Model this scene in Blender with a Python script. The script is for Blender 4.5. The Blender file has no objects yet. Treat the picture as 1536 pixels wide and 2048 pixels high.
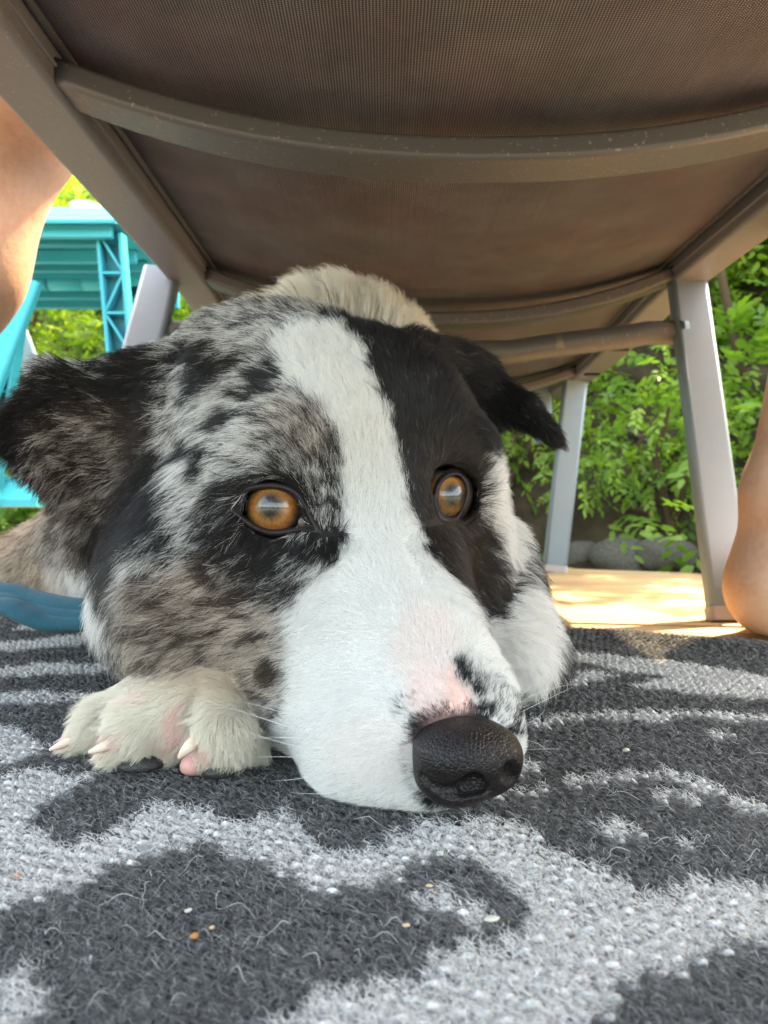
import bpy, bmesh, math, random
import numpy as np
from mathutils import Vector, Matrix, kdtree
R = math.radians
rng = np.random.default_rng(7)
random.seed(7)
SC = bpy.context.scene
COL = SC.collection

# ------------------------------------------------------------------ camera
CAM_Z, FPX = 0.0886, 1479.0            # lens height above the deck; focal length in photo pixels (26 mm on a 36 mm tall frame)
cam = bpy.data.cameras.new('camera')
cam_ob = bpy.data.objects.new('camera', cam)
COL.objects.link(cam_ob)
cam_ob.location = (0, 0, CAM_Z)
cam_ob.rotation_euler = (R(90), 0, 0)
cam.sensor_fit = 'VERTICAL'
cam.sensor_height = 36.0
cam.sensor_width = 27.0
cam.lens = 26.0
cam.clip_start = 0.01
cam.clip_end = 400
cam.dof.use_dof = True
cam.dof.focus_distance = 0.252
cam.dof.aperture_fstop = 21.0
SC.camera = cam_ob

# ------------------------------------------------------------------ sky, sun, exposure
SUN_EL, SUN_AZ = 54.0, 45.0            # elevation; azimuth from straight ahead (+Y) towards the right (+X)
w = bpy.data.worlds.new('World')
SC.world = w
w.use_nodes = True
wn = w.node_tree
bg = wn.nodes['Background']
sky = wn.nodes.new('ShaderNodeTexSky')
sky.sky_type = 'NISHITA'
sky.sun_disc = False
sky.sun_elevation = R(SUN_EL)
sky.sun_rotation = R(SUN_AZ)
sky.altitude = 200
sky.dust_density = 2.0
sky.air_density = 1.0
wn.links.new(sky.outputs[0], bg.inputs[0])
bg.inputs[1].default_value = 0.15
sun = bpy.data.lights.new('sun', 'SUN')
sun.energy = 2.0
sun.angle = R(0.6)
sun.color = (1.0, 0.93, 0.82)
sun_ob = bpy.data.objects.new('sun', sun)
COL.objects.link(sun_ob)
_d = Vector((math.sin(R(SUN_AZ)) * math.cos(R(SUN_EL)), math.cos(R(SUN_AZ)) * math.cos(R(SUN_EL)), math.sin(R(SUN_EL))))
sun_ob.rotation_euler = _d.to_track_quat('Z', 'Y').to_euler()
SC.view_settings.view_transform = 'Standard'
SC.view_settings.look = 'None'
SC.view_settings.gamma = 1.0
SC.view_settings.use_curve_mapping = False
SC.view_settings.exposure = 3.88
SC.view_settings.use_white_balance = True
SC.view_settings.white_balance_temperature = 10200
cy = SC.cycles
cy.max_bounces = 7
cy.diffuse_bounces = 4
cy.glossy_bounces = 3
cy.transmission_bounces = 4
cy.transparent_max_bounces = 8
cy.use_denoising = True
cy.use_adaptive_sampling = True
cy.adaptive_threshold = 0.006
cy.sample_clamp_indirect = 6.0
cy.blur_glossy = 0.6
SC.cycles_curves.shape = 'RIBBONS'
SC.cycles_curves.subdivisions = 2

# ------------------------------------------------------------------ helpers
def P(px, py, Y):
    """A point in the place at distance Y ahead of the lens, from its place in the photo."""
    return np.array([(px - 768.0) / FPX * Y, Y, CAM_Z + (1024.0 - py) / FPX * Y])

def floor_xy(px, py):
    Y = FPX * CAM_Z / (py - 1024.0)
    return ((px - 768.0) / FPX * Y, Y)

def put(o, label=None, cat=None, group=None, kind=None):
    if label: o['label'] = label
    if cat: o['category'] = cat
    if group: o['group'] = group
    if kind: o['kind'] = kind
    return o

def empty(name, loc=(0, 0, 0)):
    o = bpy.data.objects.new(name, None)
    o.location = loc
    o.empty_display_size = 0.05
    COL.objects.link(o)
    return o

def link(o, parent=None):
    """Links an object; a part keeps the place coordinates it was built in."""
    COL.objects.link(o)
    if parent is not None:
        o.parent = parent
        if parent.parent is None:
            o.matrix_parent_inverse = Matrix.Translation(-Vector(parent.location))
    return o

class MB:
    """Collects verts and faces in place coordinates; build() links them as one mesh object."""
    def __init__(self):
        self.v, self.f, self.n = [], [], 0
    def add(self, vs, fs):
        self.v.extend([tuple(map(float, q)) for q in vs])
        self.f.extend([tuple(i + self.n for i in f) for f in fs])
        self.n += len(vs)
        return self
    def box(self, a, b):
        x0, y0, z0 = a; x1, y1, z1 = b
        vs = [(x0,y0,z0),(x1,y0,z0),(x1,y1,z0),(x0,y1,z0),(x0,y0,z1),(x1,y0,z1),(x1,y1,z1),(x0,y1,z1)]
        return self.add(vs, [(0,3,2,1),(4,5,6,7),(0,1,5,4),(1,2,6,5),(2,3,7,6),(3,0,4,7)])
    def sweep(self, pts, prof, up=(0,0,1), cap=True, scale=None):
        """Sweeps a closed 2D profile (side, up) along a path."""
        pts = [np.array(p, float) for p in pts]
        up = np.array(up, float)
        n, m = len(pts), len(prof)
        vs = []
        for i, p in enumerate(pts):
            t = pts[min(i+1, n-1)] - pts[max(i-1, 0)]
            t /= np.linalg.norm(t) + 1e-12
            s = np.cross(t, up)
            s /= np.linalg.norm(s) + 1e-12
            u = np.cross(s, t)
            k = 1.0 if scale is None else scale[i]
            for (a, b) in prof:
                vs.append(p + s * a * k + u * b * k)
        fs = []
        for i in range(n - 1):
            for j in range(m):
                j2 = (j + 1) % m
                fs.append((i*m+j, i*m+j2, (i+1)*m+j2, (i+1)*m+j))
        if cap:
            fs.append(tuple(range(m))[::-1])
            fs.append(tuple((n-1)*m + j for j in range(m)))
        return self.add(vs, fs)
    def build(self, name, mat, parent=None, smooth=False, bevel=0.0, auto=None):
        me = bpy.data.meshes.new(name)
        me.from_pydata(self.v, [], self.f)
        me.update()
        bm = bmesh.new(); bm.from_mesh(me)
        bmesh.ops.recalc_face_normals(bm, faces=bm.faces)
        bm.to_mesh(me); bm.free()
        if mat: me.materials.append(mat)
        o = bpy.data.objects.new(name, me)
        link(o, parent)
        if smooth:
            me.polygons.foreach_set('use_smooth', [True] * len(me.polygons))
        if smooth:
            wnm = o.modifiers.new('normals', 'WEIGHTED_NORMAL'); wnm.weight = 90
        if bevel:
            md = o.modifiers.new('bevel', 'BEVEL'); md.width = bevel; md.segments = 2; md.limit_method = 'ANGLE'; md.angle_limit = R(40)
        return o

def rrect(w, h, r, n=4):
    """Rounded rectangle profile, full width w and height h."""
    out = []
    for cx, cy_, a0 in ((w/2-r, h/2-r, 0), (-w/2+r, h/2-r, 90), (-w/2+r, -h/2+r, 180), (w/2-r, -h/2+r, 270)):
        for i in range(n + 1):
            a = R(a0 + 90 * i / n)
            out.append((cx + r * math.cos(a), cy_ + r * math.sin(a)))
    return out

def circ(r, n=16, ry=None):
    ry = r if ry is None else ry
    return [(r * math.cos(2*math.pi*i/n), ry * math.sin(2*math.pi*i/n)) for i in range(n)]

def _hash(ix, iy, iz, seed):
    h = (ix * 374761393 + iy * 668265263 + iz * 2147483647 + seed * 1274126177) & 0xffffffff
    h = ((h ^ (h >> 13)) * 1274126177) & 0xffffffff
    h = (h ^ (h >> 16)) & 0xffffffff
    return h.astype(np.float64) / 4294967295.0

def vnoise(p, seed=0):
    """Value noise in 0..1 of an N x 3 array."""
    p = np.asarray(p, float)
    i = np.floor(p).astype(np.int64); f = p - i
    f = f * f * (3 - 2 * f)
    r = 0
    for a in (0, 1):
        wx = f[:, 0] if a else 1 - f[:, 0]
        for b in (0, 1):
            wy = f[:, 1] if b else 1 - f[:, 1]
            for c in (0, 1):
                wz = f[:, 2] if c else 1 - f[:, 2]
                r = r + wx * wy * wz * _hash(i[:, 0]+a, i[:, 1]+b, i[:, 2]+c, seed)
    return r

def fbm(p, oct=3, seed=0):
    p = np.asarray(p, float)
    s, a, t = 0, 1.0, 0
    for k in range(oct):
        s = s + a * vnoise(p * (2.03 ** k), seed + k * 17); t += a; a *= 0.5
    return s / t

def in_poly(x, y, poly):
    """Even-odd test for arrays of points."""
    inside = np.zeros(x.shape, bool)
    n = len(poly)
    for i in range(n):
        x0, y0 = poly[i]; x1, y1 = poly[(i + 1) % n]
        if y0 == y1: continue
        c = ((y0 > y) != (y1 > y)) & (x < (x1 - x0) * (y - y0) / (y1 - y0) + x0)
        inside ^= c
    return inside

def blur(a, r):
    """Box blur, three passes, of a 2D array."""
    for _ in range(3):
        for ax in (0, 1):
            k = 2 * r + 1
            pad = [(0, 0), (0, 0)]; pad[ax] = (r + 1, r)
            c = np.cumsum(np.pad(a, pad, mode='edge'), axis=ax)
            a = (np.take(c, range(k, c.shape[ax]), ax) - np.take(c, range(0, c.shape[ax] - k), ax)) / k
    return a

# ------------------------------------------------------------------ material kit
def new_mat(name, color=(0.5, 0.5, 0.5), rough=0.6, spec=0.4, metal=0.0):
    m = bpy.data.materials.new(name)
    m.use_nodes = True
    b = m.node_tree.nodes['Principled BSDF']
    b.inputs['Base Color'].default_value = (*color, 1)
    b.inputs['Roughness'].default_value = rough
    b.inputs['Specular IOR Level'].default_value = spec
    b.inputs['Metallic'].default_value = metal
    return m

class N:
    """Short hand for building node trees."""
    def __init__(self, m):
        self.t = m.node_tree; self.b = self.t.nodes['Principled BSDF']; self.out = self.t.nodes['Material Output']
    def __call__(self, kind, **kw):
        n = self.t.nodes.new('ShaderNode' + kind)
        for k, v in kw.items():
            if k.startswith('i_'):
                key = k[2:].replace('_', ' ')
                s = n.inputs[int(key)] if key.isdigit() else n.inputs[key]
                self.set(s, v)
            else:
                setattr(n, k, v)
        return n
    def set(self, s, v):
        if isinstance(v, bpy.types.NodeSocket): self.t.links.new(v, s)
        elif isinstance(v, bpy.types.Node): self.t.links.new(v.outputs[0], s)
        else: s.default_value = v
    def coord(self, which='Object'):
        return self('TexCoord').outputs[which]
    def mapping(self, vec, scale=(1,1,1), rot=(0,0,0), loc=(0,0,0)):
        n = self('Mapping'); self.set(n.inputs[0], vec)
        n.inputs['Scale'].default_value = scale; n.inputs['Rotation'].default_value = rot; n.inputs['Location'].default_value = loc
        return n.outputs[0]
    def noise(self, vec, scale=5, detail=4, rough=0.55, dist=0.0):
        n = self('TexNoise'); self.set(n.inputs['Vector'], vec)
        n.inputs['Scale'].default_value = scale; n.inputs['Detail'].default_value = detail
        n.inputs['Roughness'].default_value = rough; n.inputs['Distortion'].default_value = dist
        return n.outputs['Fac']
    def ramp(self, fac, stops, interp='LINEAR'):
        n = self('ValToRGB'); self.set(n.inputs[0], fac)
        cr = n.color_ramp; cr.interpolation = interp
        while len(cr.elements) < len(stops): cr.elements.new(0.5)
        for e, (p, c) in zip(cr.elements, stops):
            e.position = p; e.color = (*c, 1) if len(c) == 3 else c
        return n.outputs[0]
    def math(self, op, a, b=0.5, clamp=False):
        n = self('Math'); n.operation = op; n.use_clamp = clamp
        self.set(n.inputs[0], a); self.set(n.inputs[1], b)
        return n.outputs[0]
    def mix(self, fac, a, b, blend='MIX'):
        n = self('Mix'); n.data_type = 'RGBA'; n.blend_type = blend
        self.set(n.inputs[0], fac)
        for s, v in ((n.inputs[6], a), (n.inputs[7], b)):
            if isinstance(v, tuple) and len(v) == 3: v = (*v, 1)
            self.set(s, v)
        return n.outputs[2]
    def bump(self, h, strength=0.3, dist=0.001, normal=None):
        n = self('Bump'); self.set(n.inputs['Height'], h)
        n.inputs['Strength'].default_value = strength; n.inputs['Distance'].default_value = dist
        if normal is not None: self.set(n.inputs['Normal'], normal)
        return n.outputs[0]
    def base(self, s): self.set(self.b.inputs['Base Color'], s)
    def inp(self, name, s): self.set(self.b.inputs[name], s)
# ================================================================== SETTING
# ---- wood deck: planks cut off along the slanting outer edge
def deck_mat():
    m = new_mat('deck_wood', rough=0.6, spec=0.25)
    n = N(m)
    geo = n.coord('Object')
    info = n('ObjectInfo').outputs['Random']
    off = n('CombineXYZ'); n.set(off.inputs[0], n.math('MULTIPLY', info, 13.0)); n.set(off.inputs[1], n.math('MULTIPLY', info, 7.0))
    add = n('VectorMath'); add.operation = 'ADD'; n.set(add.inputs[0], geo); n.set(add.inputs[1], off.outputs[0])
    v = n.mapping(add.outputs[0], scale=(2.2, 42, 10), rot=(0, 0, R(8.5)))
    g1 = n.noise(v, 1.0, 5, 0.6, 1.2)
    v2 = n.mapping(add.outputs[0], scale=(6, 260, 40), rot=(0, 0, R(8.5)))
    g2 = n.noise(v2, 1.0, 3, 0.6, 0.4)
    c = n.ramp(g1, [(0.25, (0.22, 0.145, 0.080)), (0.45, (0.33, 0.225, 0.125)), (0.6, (0.42, 0.30, 0.175)), (0.8, (0.30, 0.20, 0.11))])
    c2 = n.mix(n.math('MULTIPLY', n.ramp(g2, [(0.35, (1, 1, 1)), (0.6, (0, 0, 0))]), 0.35), c, (0.17, 0.10, 0.05))
    n.base(c2)
    n.inp('Normal', n.bump(n.math('ADD', g1, n.math('MULTIPLY', g2, 0.6)), 0.35, 0.002))
    return m
M_deck = deck_mat()

DK = -0.006                                   # top of the boards; the rug's backing lies on them
deck = empty('deck', (0, 0, DK))
put(deck, 'pale sunlit wooden deck boards under the rug and chair', 'deck', kind='structure')
ca, sa = math.cos(R(-8.5)), math.sin(R(-8.5))

def clip(poly, a, b, c):
    out = []
    for i in range(len(poly)):
        p, q = poly[i], poly[(i + 1) % len(poly)]
        dp, dq = a*p[0]+b*p[1]-c, a*q[0]+b*q[1]-c
        if dp <= 0: out.append(p)
        if dp * dq < 0:
            t = dp / (dp - dq); out.append((p[0]+(q[0]-p[0])*t, p[1]+(q[1]-p[1])*t))
    return out
v0 = 0.648                                    # the joint seen to the right of the dog
for k in range(-13, 14):
    a, b = v0 + k * 0.14 + 0.0022, v0 + (k + 1) * 0.14 - 0.0022
    poly = [(u*ca - v*sa, u*sa + v*ca) for u, v in ((-2.6, a), (2.2, a), (2.2, b), (-2.6, b))]
    poly = clip(poly, 0.553, 1.0, 1.158 + 0.553*0.49 + random.uniform(-0.006, 0.006))
    if len(poly) < 3: continue
    mb = MB(); n_ = len(poly)
    dz = random.uniform(-0.0012, 0.0012)
    mb.add([(x, y, DK + dz) for x, y in poly] + [(x, y, DK - 0.03) for x, y in poly],
           [tuple(range(n_)), tuple(range(2*n_-1, n_-1, -1))] + [(i, (i+1) % n_, n_+(i+1) % n_, n_+i) for i in range(n_)])
    mb.build('plank', M_deck, deck, bevel=0.0022)

# ---- ground and the bank that climbs behind the deck
def bank_z(x, y):
    e = 1.28 - 0.5 * x
    t = np.maximum(y - (e + 0.12), 0)
    return -0.32 + np.minimum(t * 0.95, 2.9 + 0.12 * t) + 0.10 * np.sin(3.1*x + 1.0) * np.minimum(t, 1) + 0.05 * np.sin(7*x + 5*y)
m = new_mat('soil', rough=0.95, spec=0.1); n = N(m)
vv = n.coord('Object')
n.base(n.ramp(n.noise(vv, 9, 6), [(0.3, (0.025, 0.018, 0.012)), (0.55, (0.075, 0.055, 0.035)), (0.75, (0.13, 0.10, 0.07))]))
n.inp('Normal', n.bump(n.noise(vv, 30, 6), 0.8, 0.03))
M_soil = m
xs = np.concatenate([[-200, -60, -20, -9], np.linspace(-6, 4.5, 90), [8, 20, 60, 200]])
ys = np.concatenate([[-200, -60, -15, -4], np.linspace(0.3, 6.5, 64), [9, 16, 40, 200]])
gx, gy = np.meshgrid(xs, ys, indexing='ij')
gz = bank_z(gx, gy)
nearm = (gy > 0.3) & (gy < 6.6) & (gx > -6) & (gx < 4.6)
q = np.stack([gx.ravel()*4, gy.ravel()*4, 0*gx.ravel()], 1)
gz = gz + np.where(nearm, (fbm(q, 4, 3).reshape(gx.shape) - 0.5) * 0.22, 0)
gz = np.where(gy < 0.3, -0.32, gz)
nx_, ny_ = gx.shape
mb = MB()
mb.add(np.stack([gx.ravel(), gy.ravel(), gz.ravel()], 1),
       [(i*ny_+j, (i+1)*ny_+j, (i+1)*ny_+j+1, i*ny_+j+1) for i in range(nx_-1) for j in range(ny_-1)])
g = mb.build('ground', M_soil, smooth=True)
put(g, 'dark earth bank rising behind the deck', 'ground', kind='structure')

def ground_at(x, y):
    i = np.clip(np.searchsorted(xs, x) - 1, 0, nx_-2); j = np.clip(np.searchsorted(ys, y) - 1, 0, ny_-2)
    u = (x - xs[i]) / (xs[i+1]-xs[i]); v = (y - ys[j]) / (ys[j+1]-ys[j])
    return gz[i,j]*(1-u)*(1-v) + gz[i+1,j]*u*(1-v) + gz[i,j+1]*(1-u)*v + gz[i+1,j+1]*u*v

# ---- foliage
def leaf_mat(name, stops, trans=0.5):
    m = new_mat(name, rough=0.45, spec=0.35); n = N(m)
    at = n('Attribute'); at.attribute_name = 'tone'; at.attribute_type = 'GEOMETRY'
    c = n.ramp(at.outputs['Fac'], stops)
    n.base(c)
    tr = n('BsdfTranslucent'); n.set(tr.inputs[0], n.mix(1.0, c, (1.25, 1.35, 0.75, 1), 'MULTIPLY'))
    mx = n('MixShader'); mx.inputs[0].default_value = trans
    n.set(mx.inputs[1], n.b.outputs[0]); n.set(mx.inputs[2], tr.outputs[0])
    n.set(n.out.inputs[0], mx.outputs[0])
    return m
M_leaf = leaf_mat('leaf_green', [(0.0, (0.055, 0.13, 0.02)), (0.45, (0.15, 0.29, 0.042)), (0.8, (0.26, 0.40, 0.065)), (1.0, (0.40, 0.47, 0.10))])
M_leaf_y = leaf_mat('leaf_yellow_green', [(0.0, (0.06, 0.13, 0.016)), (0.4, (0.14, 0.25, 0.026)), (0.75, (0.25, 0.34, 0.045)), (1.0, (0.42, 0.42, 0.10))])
M_stem = new_mat('stem_bark', (0.09, 0.062, 0.04), 0.9, 0.1)

LEAF = np.array([(0, 0, 0), (0.30, 0.22, 0.05), (0.72, 0.17, 0.04), (1, 0, -0.08), (0.72, -0.17, 0.04), (0.30, -0.22, 0.05), (0.5, 0, -0.02)])
LEAF_F = np.array([(0, 6, 1), (1, 6, 2), (2, 6, 3), (3, 6, 4), (4, 6, 5), (5, 6, 0)])

def leaves_mesh(name, pos, dirs, nrm, size, tone, mat, parent=None):
    """One mesh of many small leaf blades."""
    nl = len(pos)
    t = dirs / (np.linalg.norm(dirs, axis=1, keepdims=True) + 1e-9)
    s = np.cross(nrm, t); s /= np.linalg.norm(s, axis=1, keepdims=True) + 1e-9
    u = np.cross(t, s)
    V = (pos[:, None, :] + size[:, None, None] * (LEAF[None, :, 0:1] * t[:, None, :] + LEAF[None, :, 1:2] * s[:, None, :] + LEAF[None, :, 2:3] * u[:, None, :])).reshape(-1, 3)
    F = (LEAF_F[None] + (np.arange(nl) * 7)[:, None, None]).reshape(-1, 3)
    me = bpy.data.meshes.new(name)
    me.vertices.add(len(V)); me.vertices.foreach_set('co', V.ravel())
    me.loops.add(F.size); me.loops.foreach_set('vertex_index', F.ravel().astype(np.int32))
    me.polygons.add(len(F)); me.polygons.foreach_set('loop_start', np.arange(0, F.size, 3, dtype=np.int32))
    me.update(calc_edges=True)
    a = me.attributes.new('tone', 'FLOAT', 'POINT'); a.data.foreach_set('value', np.repeat(tone, 7))
    me.materials.append(mat)
    o = bpy.data.objects.new(name, me)
    return link(o, parent)

def sprigs(centers, outward, n_sprig, spread, length, rs):
    """Pinnate sprigs spread through an uneven crown: returns leaf arrays."""
    P_, D_, N_, S_, T_ = [], [], [], [], []
    for k in range(n_sprig):
        c, rad = centers[rs.integers(len(centers))]
        d = rs.normal(size=3); d /= np.linalg.norm(d)
        rr = rad * rs.uniform(0.35, 1.05) ** 0.6
        p0 = c + d * rr * np.array([1, 1, 0.85])
        ax = d * 0.7 + outward * 0.5 + rs.normal(size=3) * 0.45 + np.array([0, 0, -0.25])
        ax /= np.linalg.norm(ax)
        L = length * rs.uniform(0.6, 1.25)
        up = np.array([0, 0, 1.0]) + rs.normal(size=3) * 0.35
        side = np.cross(ax, up); side /= np.linalg.norm(side) + 1e-9
        up2 = np.cross(side, ax)
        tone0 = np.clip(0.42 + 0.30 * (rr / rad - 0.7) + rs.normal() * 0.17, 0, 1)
        m = rs.integers(6, 10)
        for j in range(m):
            t = (j + 0.6) / m
            sg = 1 if j % 2 else -1
            if j == m - 1: sg = 0
            p = p0 + ax * L * t + np.array([0, 0, -0.25 * L * t * t])
            P_.append(p)
            D_.append(ax * 0.75 + side * sg * 0.95 + rs.normal(size=3) * 0.16 + np.array([0, 0, -0.2]))
            N_.append(up2 + rs.normal(size=3) * 0.3)
            S_.append(L * rs.uniform(0.30, 0.46))
            T_.append(np.clip(tone0 + rs.normal() * 0.08, 0, 1))
    return tuple(np.array(a) for a in (P_, D_, N_, S_, T_))

def bush(x, y, h, wd, label, seed, mat, n_sprig=260, length=0.085, name='shrub', hang=0.0, group=None):
    rs = np.random.default_rng(seed)
    z0 = float(ground_at(x, y))
    root = empty(name, (x, y, z0))
    put(root, label, 'shrub', group)
    cs = []
    for k in range(9):
        cs.append((np.array([x + rs.normal() * wd * 0.42, y + rs.normal() * wd * 0.30, z0 + h * rs.uniform(0.22, 0.92)]), wd * rs.uniform(0.22, 0.42)))
    a = sprigs(cs, np.array([0, -0.6, 0.1 - hang]), n_sprig, wd, length, rs)
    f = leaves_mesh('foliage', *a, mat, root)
    f['kind'] = 'stuff'
    mb = MB()
    for c, r_ in cs:
        base = np.array([x + rs.normal() * 0.03, y + rs.normal() * 0.03, z0 - 0.03])
        mid = base * 0.45 + c * 0.55 + rs.normal(size=3) * 0.04
        tip = c + rs.normal(size=3) * 0.05
        mb.sweep([base, mid, tip], circ(0.011, 6), scale=[1, 0.7, 0.3], up=(0.3, 0.8, 0.1))
    mb.build('stem', M_stem, root, smooth=True)
    return root

# x, y, height, width, label, material
BUSHES = [
 (0.42, 2.05, 0.62, 0.50, 'leafy green shrub framed between the two right chair legs, above bare twigs', M_leaf, 420, 0.085),
 (0.80, 1.80, 0.75, 0.50, 'bright green feathery shrub just right of the near chair leg', M_leaf, 420, 0.095),
 (1.22, 2.00, 1.10, 0.55, 'tall green shrub behind the bare shin on the right', M_leaf, 380, 0.09),
 (0.98, 2.55, 0.95, 0.70, 'yellow tinged shrub high on the bank, above the right chair rail end', M_leaf_y, 420, 0.09),
 (0.50, 2.62, 0.80, 0.60, 'fresh light green shrub behind the slotted end of the chair rail', M_leaf, 420, 0.09),
 (0.22, 1.72, 0.42, 0.36, 'low yellow green shrub beside the dog’s white ruff', M_leaf_y, 260, 0.07),
 (0.62, 1.55, 0.26, 0.34, 'low leafy clump at the foot of the bank, touching the deck edge', M_leaf, 200, 0.06),
 (-0.62, 2.75, 0.75, 0.6, 'sunlit yellow green shrub under the turquoise table top', M_leaf_y, 420, 0.085),
 (-1.10, 2.50, 0.70, 0.6, 'green shrub behind the left turquoise leg', M_leaf_y, 380, 0.085),
 (-0.98, 3.45, 1.0, 0.8, 'dense shrub on the slope above the turquoise table', M_leaf, 420, 0.10),
 (-1.75, 3.0, 1.0, 0.8, 'broad shrub at the far left behind the curved grey leg', M_leaf_y, 320, 0.10),
 (-0.15, 3.1, 1.0, 0.8, 'shrub hidden mostly behind the dog’s head', M_leaf, 260, 0.10),
 (1.75, 2.9, 1.3, 0.9, 'large shrub at the far right beyond the shin', M_leaf, 320, 0.10),
 (1.30, 1.75, 0.9, 0.5, 'upright green shrub at the right edge close behind the bare heel', M_leaf_y, 360, 0.09),
 (0.95, 3.3, 1.1, 0.9, 'tall dense shrub at the top of the bank behind the right chair rail', M_leaf, 420, 0.11),
 (-1.30, 2.38, 0.22, 0.5, 'low ragged clump past the deck edge beside the dog’s ear', M_leaf, 220, 0.06),
]
for i, (x, y, h, wd, lab, mt, ns, ln) in enumerate(BUSHES):
    bush(x, y, h, wd, lab.replace('’', "'"), 100 + i, mt, int(ns * 2.0), ln * 0.8)

# ground cover that carpets the bank: nobody could count it
rs = np.random.default_rng(5)
cs = []
for k in range(1000):
    x = rs.uniform(-2.6, 2.1); y = 1.42 - 0.5 * x + rs.uniform(0.05, 2.9)
    cs.append((np.array([x, y, float(ground_at(x, y)) + rs.uniform(0.0, 0.22)]), rs.uniform(0.08, 0.19)))
# leave a bare earthy hollow near the deck between the legs
cs = [c for c in cs if not (0.15 < c[0][0] < 0.62 and c[0][1] < 1.85 and rs.uniform() < 0.7)]
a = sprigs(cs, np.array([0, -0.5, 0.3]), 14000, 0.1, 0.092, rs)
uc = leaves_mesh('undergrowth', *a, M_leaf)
put(uc, 'mixed green undergrowth covering the bank behind the deck', 'undergrowth', kind='stuff')

# added wooded shore, unseen behind the lens, to block bright horizon sky
m = new_mat('blocker_green', rough=0.95, spec=0.1); n = N(m)
n.base(n.ramp(n.noise(n.coord('Object'), 0.5, 5), [(0.3, (0.02, 0.04, 0.012)), (0.7, (0.06, 0.10, 0.03))]))
mb = MB(); k_ = 90
for i in range(k_ + 1):
    a = R(175 + 190 * i / k_)
    hgt = 7.5 + 2.2 * math.sin(i * 0.7) + 1.3 * math.sin(i * 1.9 + 1) + random.uniform(-0.8, 0.8)
    for r_, z_ in ((58, -0.4), (60, hgt * 0.6), (64, hgt), (80, hgt * 1.1), (90, -0.4)):
        mb.v.append((r_ * math.cos(a), r_ * math.sin(a), z_))
for i in range(k_):
    for j in range(4):
        mb.f.append((i*5+j, (i+1)*5+j, (i+1)*5+j+1, i*5+j+1))
put(mb.build('horizon_blocker', m, smooth=True), 'added unseen wooded shore that blocks the bright horizon', 'horizon_blocker', kind='structure')
m = new_mat('lake_water', (0.02, 0.045, 0.05), 0.08, 0.5); n = N(m)
n.inp('Normal', n.bump(n.noise(n.mapping(n.coord('Object'), scale=(1, 1, 1)), 2.2, 3), 0.04, 0.03))
mb = MB(); mb.add([(-90, -90, -0.30), (90, -90, -0.30), (90, -1.4, -0.30), (-90, -1.4, -0.30)], [(0, 1, 2, 3)])
put(mb.build('lake', m), 'lake water behind the lens', 'lake', kind='structure')

# bare twigs and stones in the hollow
M_twig = new_mat('dry_twig', (0.16, 0.13, 0.10), 0.9, 0.1)
for k in range(7):
    x = 0.22 + 0.085 * k + random.uniform(-0.03, 0.03); y = 1.62 - 0.5*x + random.uniform(0.25, 0.5)
    z = float(ground_at(x, y))
    pts = [np.array([x, y, z - 0.02])]
    d = np.array([random.uniform(-0.7, 0.7), random.uniform(-0.5, 0.1), 0.5])
    for s_ in range(5):
        d = d + np.array([random.uniform(-.35, .35), random.uniform(-.3, .3), random.uniform(-.4, .15)])
        pts.append(pts[-1] + d * 0.045)
    o = MB().sweep(pts, circ(0.006, 6), scale=[1, .9, .75, .6, .45, .25], up=(0.2, 0.9, 0.3)).build('twig', M_twig, smooth=True)
    put(o, 'thin dry grey twig in the bare hollow, number %s from the far chair leg'.replace('number %s', ('nearest', 'second', 'third', 'fourth', 'fifth', 'sixth', 'seventh')[k]), 'twig', 'dry twigs in the hollow')
m = new_mat('stone', rough=0.9, spec=0.2); n = N(m)
n.base(n.ramp(n.noise(n.coord('Object'), 14, 5), [(0.3, (0.09, 0.075, 0.06)), (0.7, (0.26, 0.23, 0.20))]))
n.inp('Normal', n.bump(n.noise(n.coord('Object'), 30, 5), 0.6, 0.01))
ROCKS = [(1165, 1098, 1.60, .045), (1245, 1100, 1.55, .06), (1330, 1095, 1.50, .05), (1215, 1040, 1.72, .07), (1290, 1050, 1.66, .05)]
ROCK_LABEL = ['small stone at the deck edge just right of the far chair leg', 'rounded stone at the deck edge midway between the right chair legs', 'stone at the deck edge close beside the near chair leg', 'largest stone, higher in the hollow of the bank', 'stone in the hollow above the one beside the near chair leg']
for k, (px, py, Y, r_) in enumerate(ROCKS):
    c = P(px, py, Y)
    bm = bmesh.new(); bmesh.ops.create_icosphere(bm, subdivisions=3, radius=1)
    co = np.array([v.co[:] for v in bm.verts])
    d = 0.72 + 0.55 * fbm(co * 1.4 + k * 9, 3, k)
    for v, s_ in zip(bm.verts, d): v.co = Vector(v.co) * s_
    me = bpy.data.meshes.new('rock'); bm.to_mesh(me); bm.free()
    me.polygons.foreach_set('use_smooth', [True]*len(me.polygons)); me.materials.append(m)
    o = bpy.data.objects.new('rock', me); o.location = c - np.array([0, 0, r_*0.3]); o.scale = (r_*1.3, r_, r_*0.8); link(o)
    put(o, ROCK_LABEL[k], 'rock', 'stones at the foot of the bank')
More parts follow.
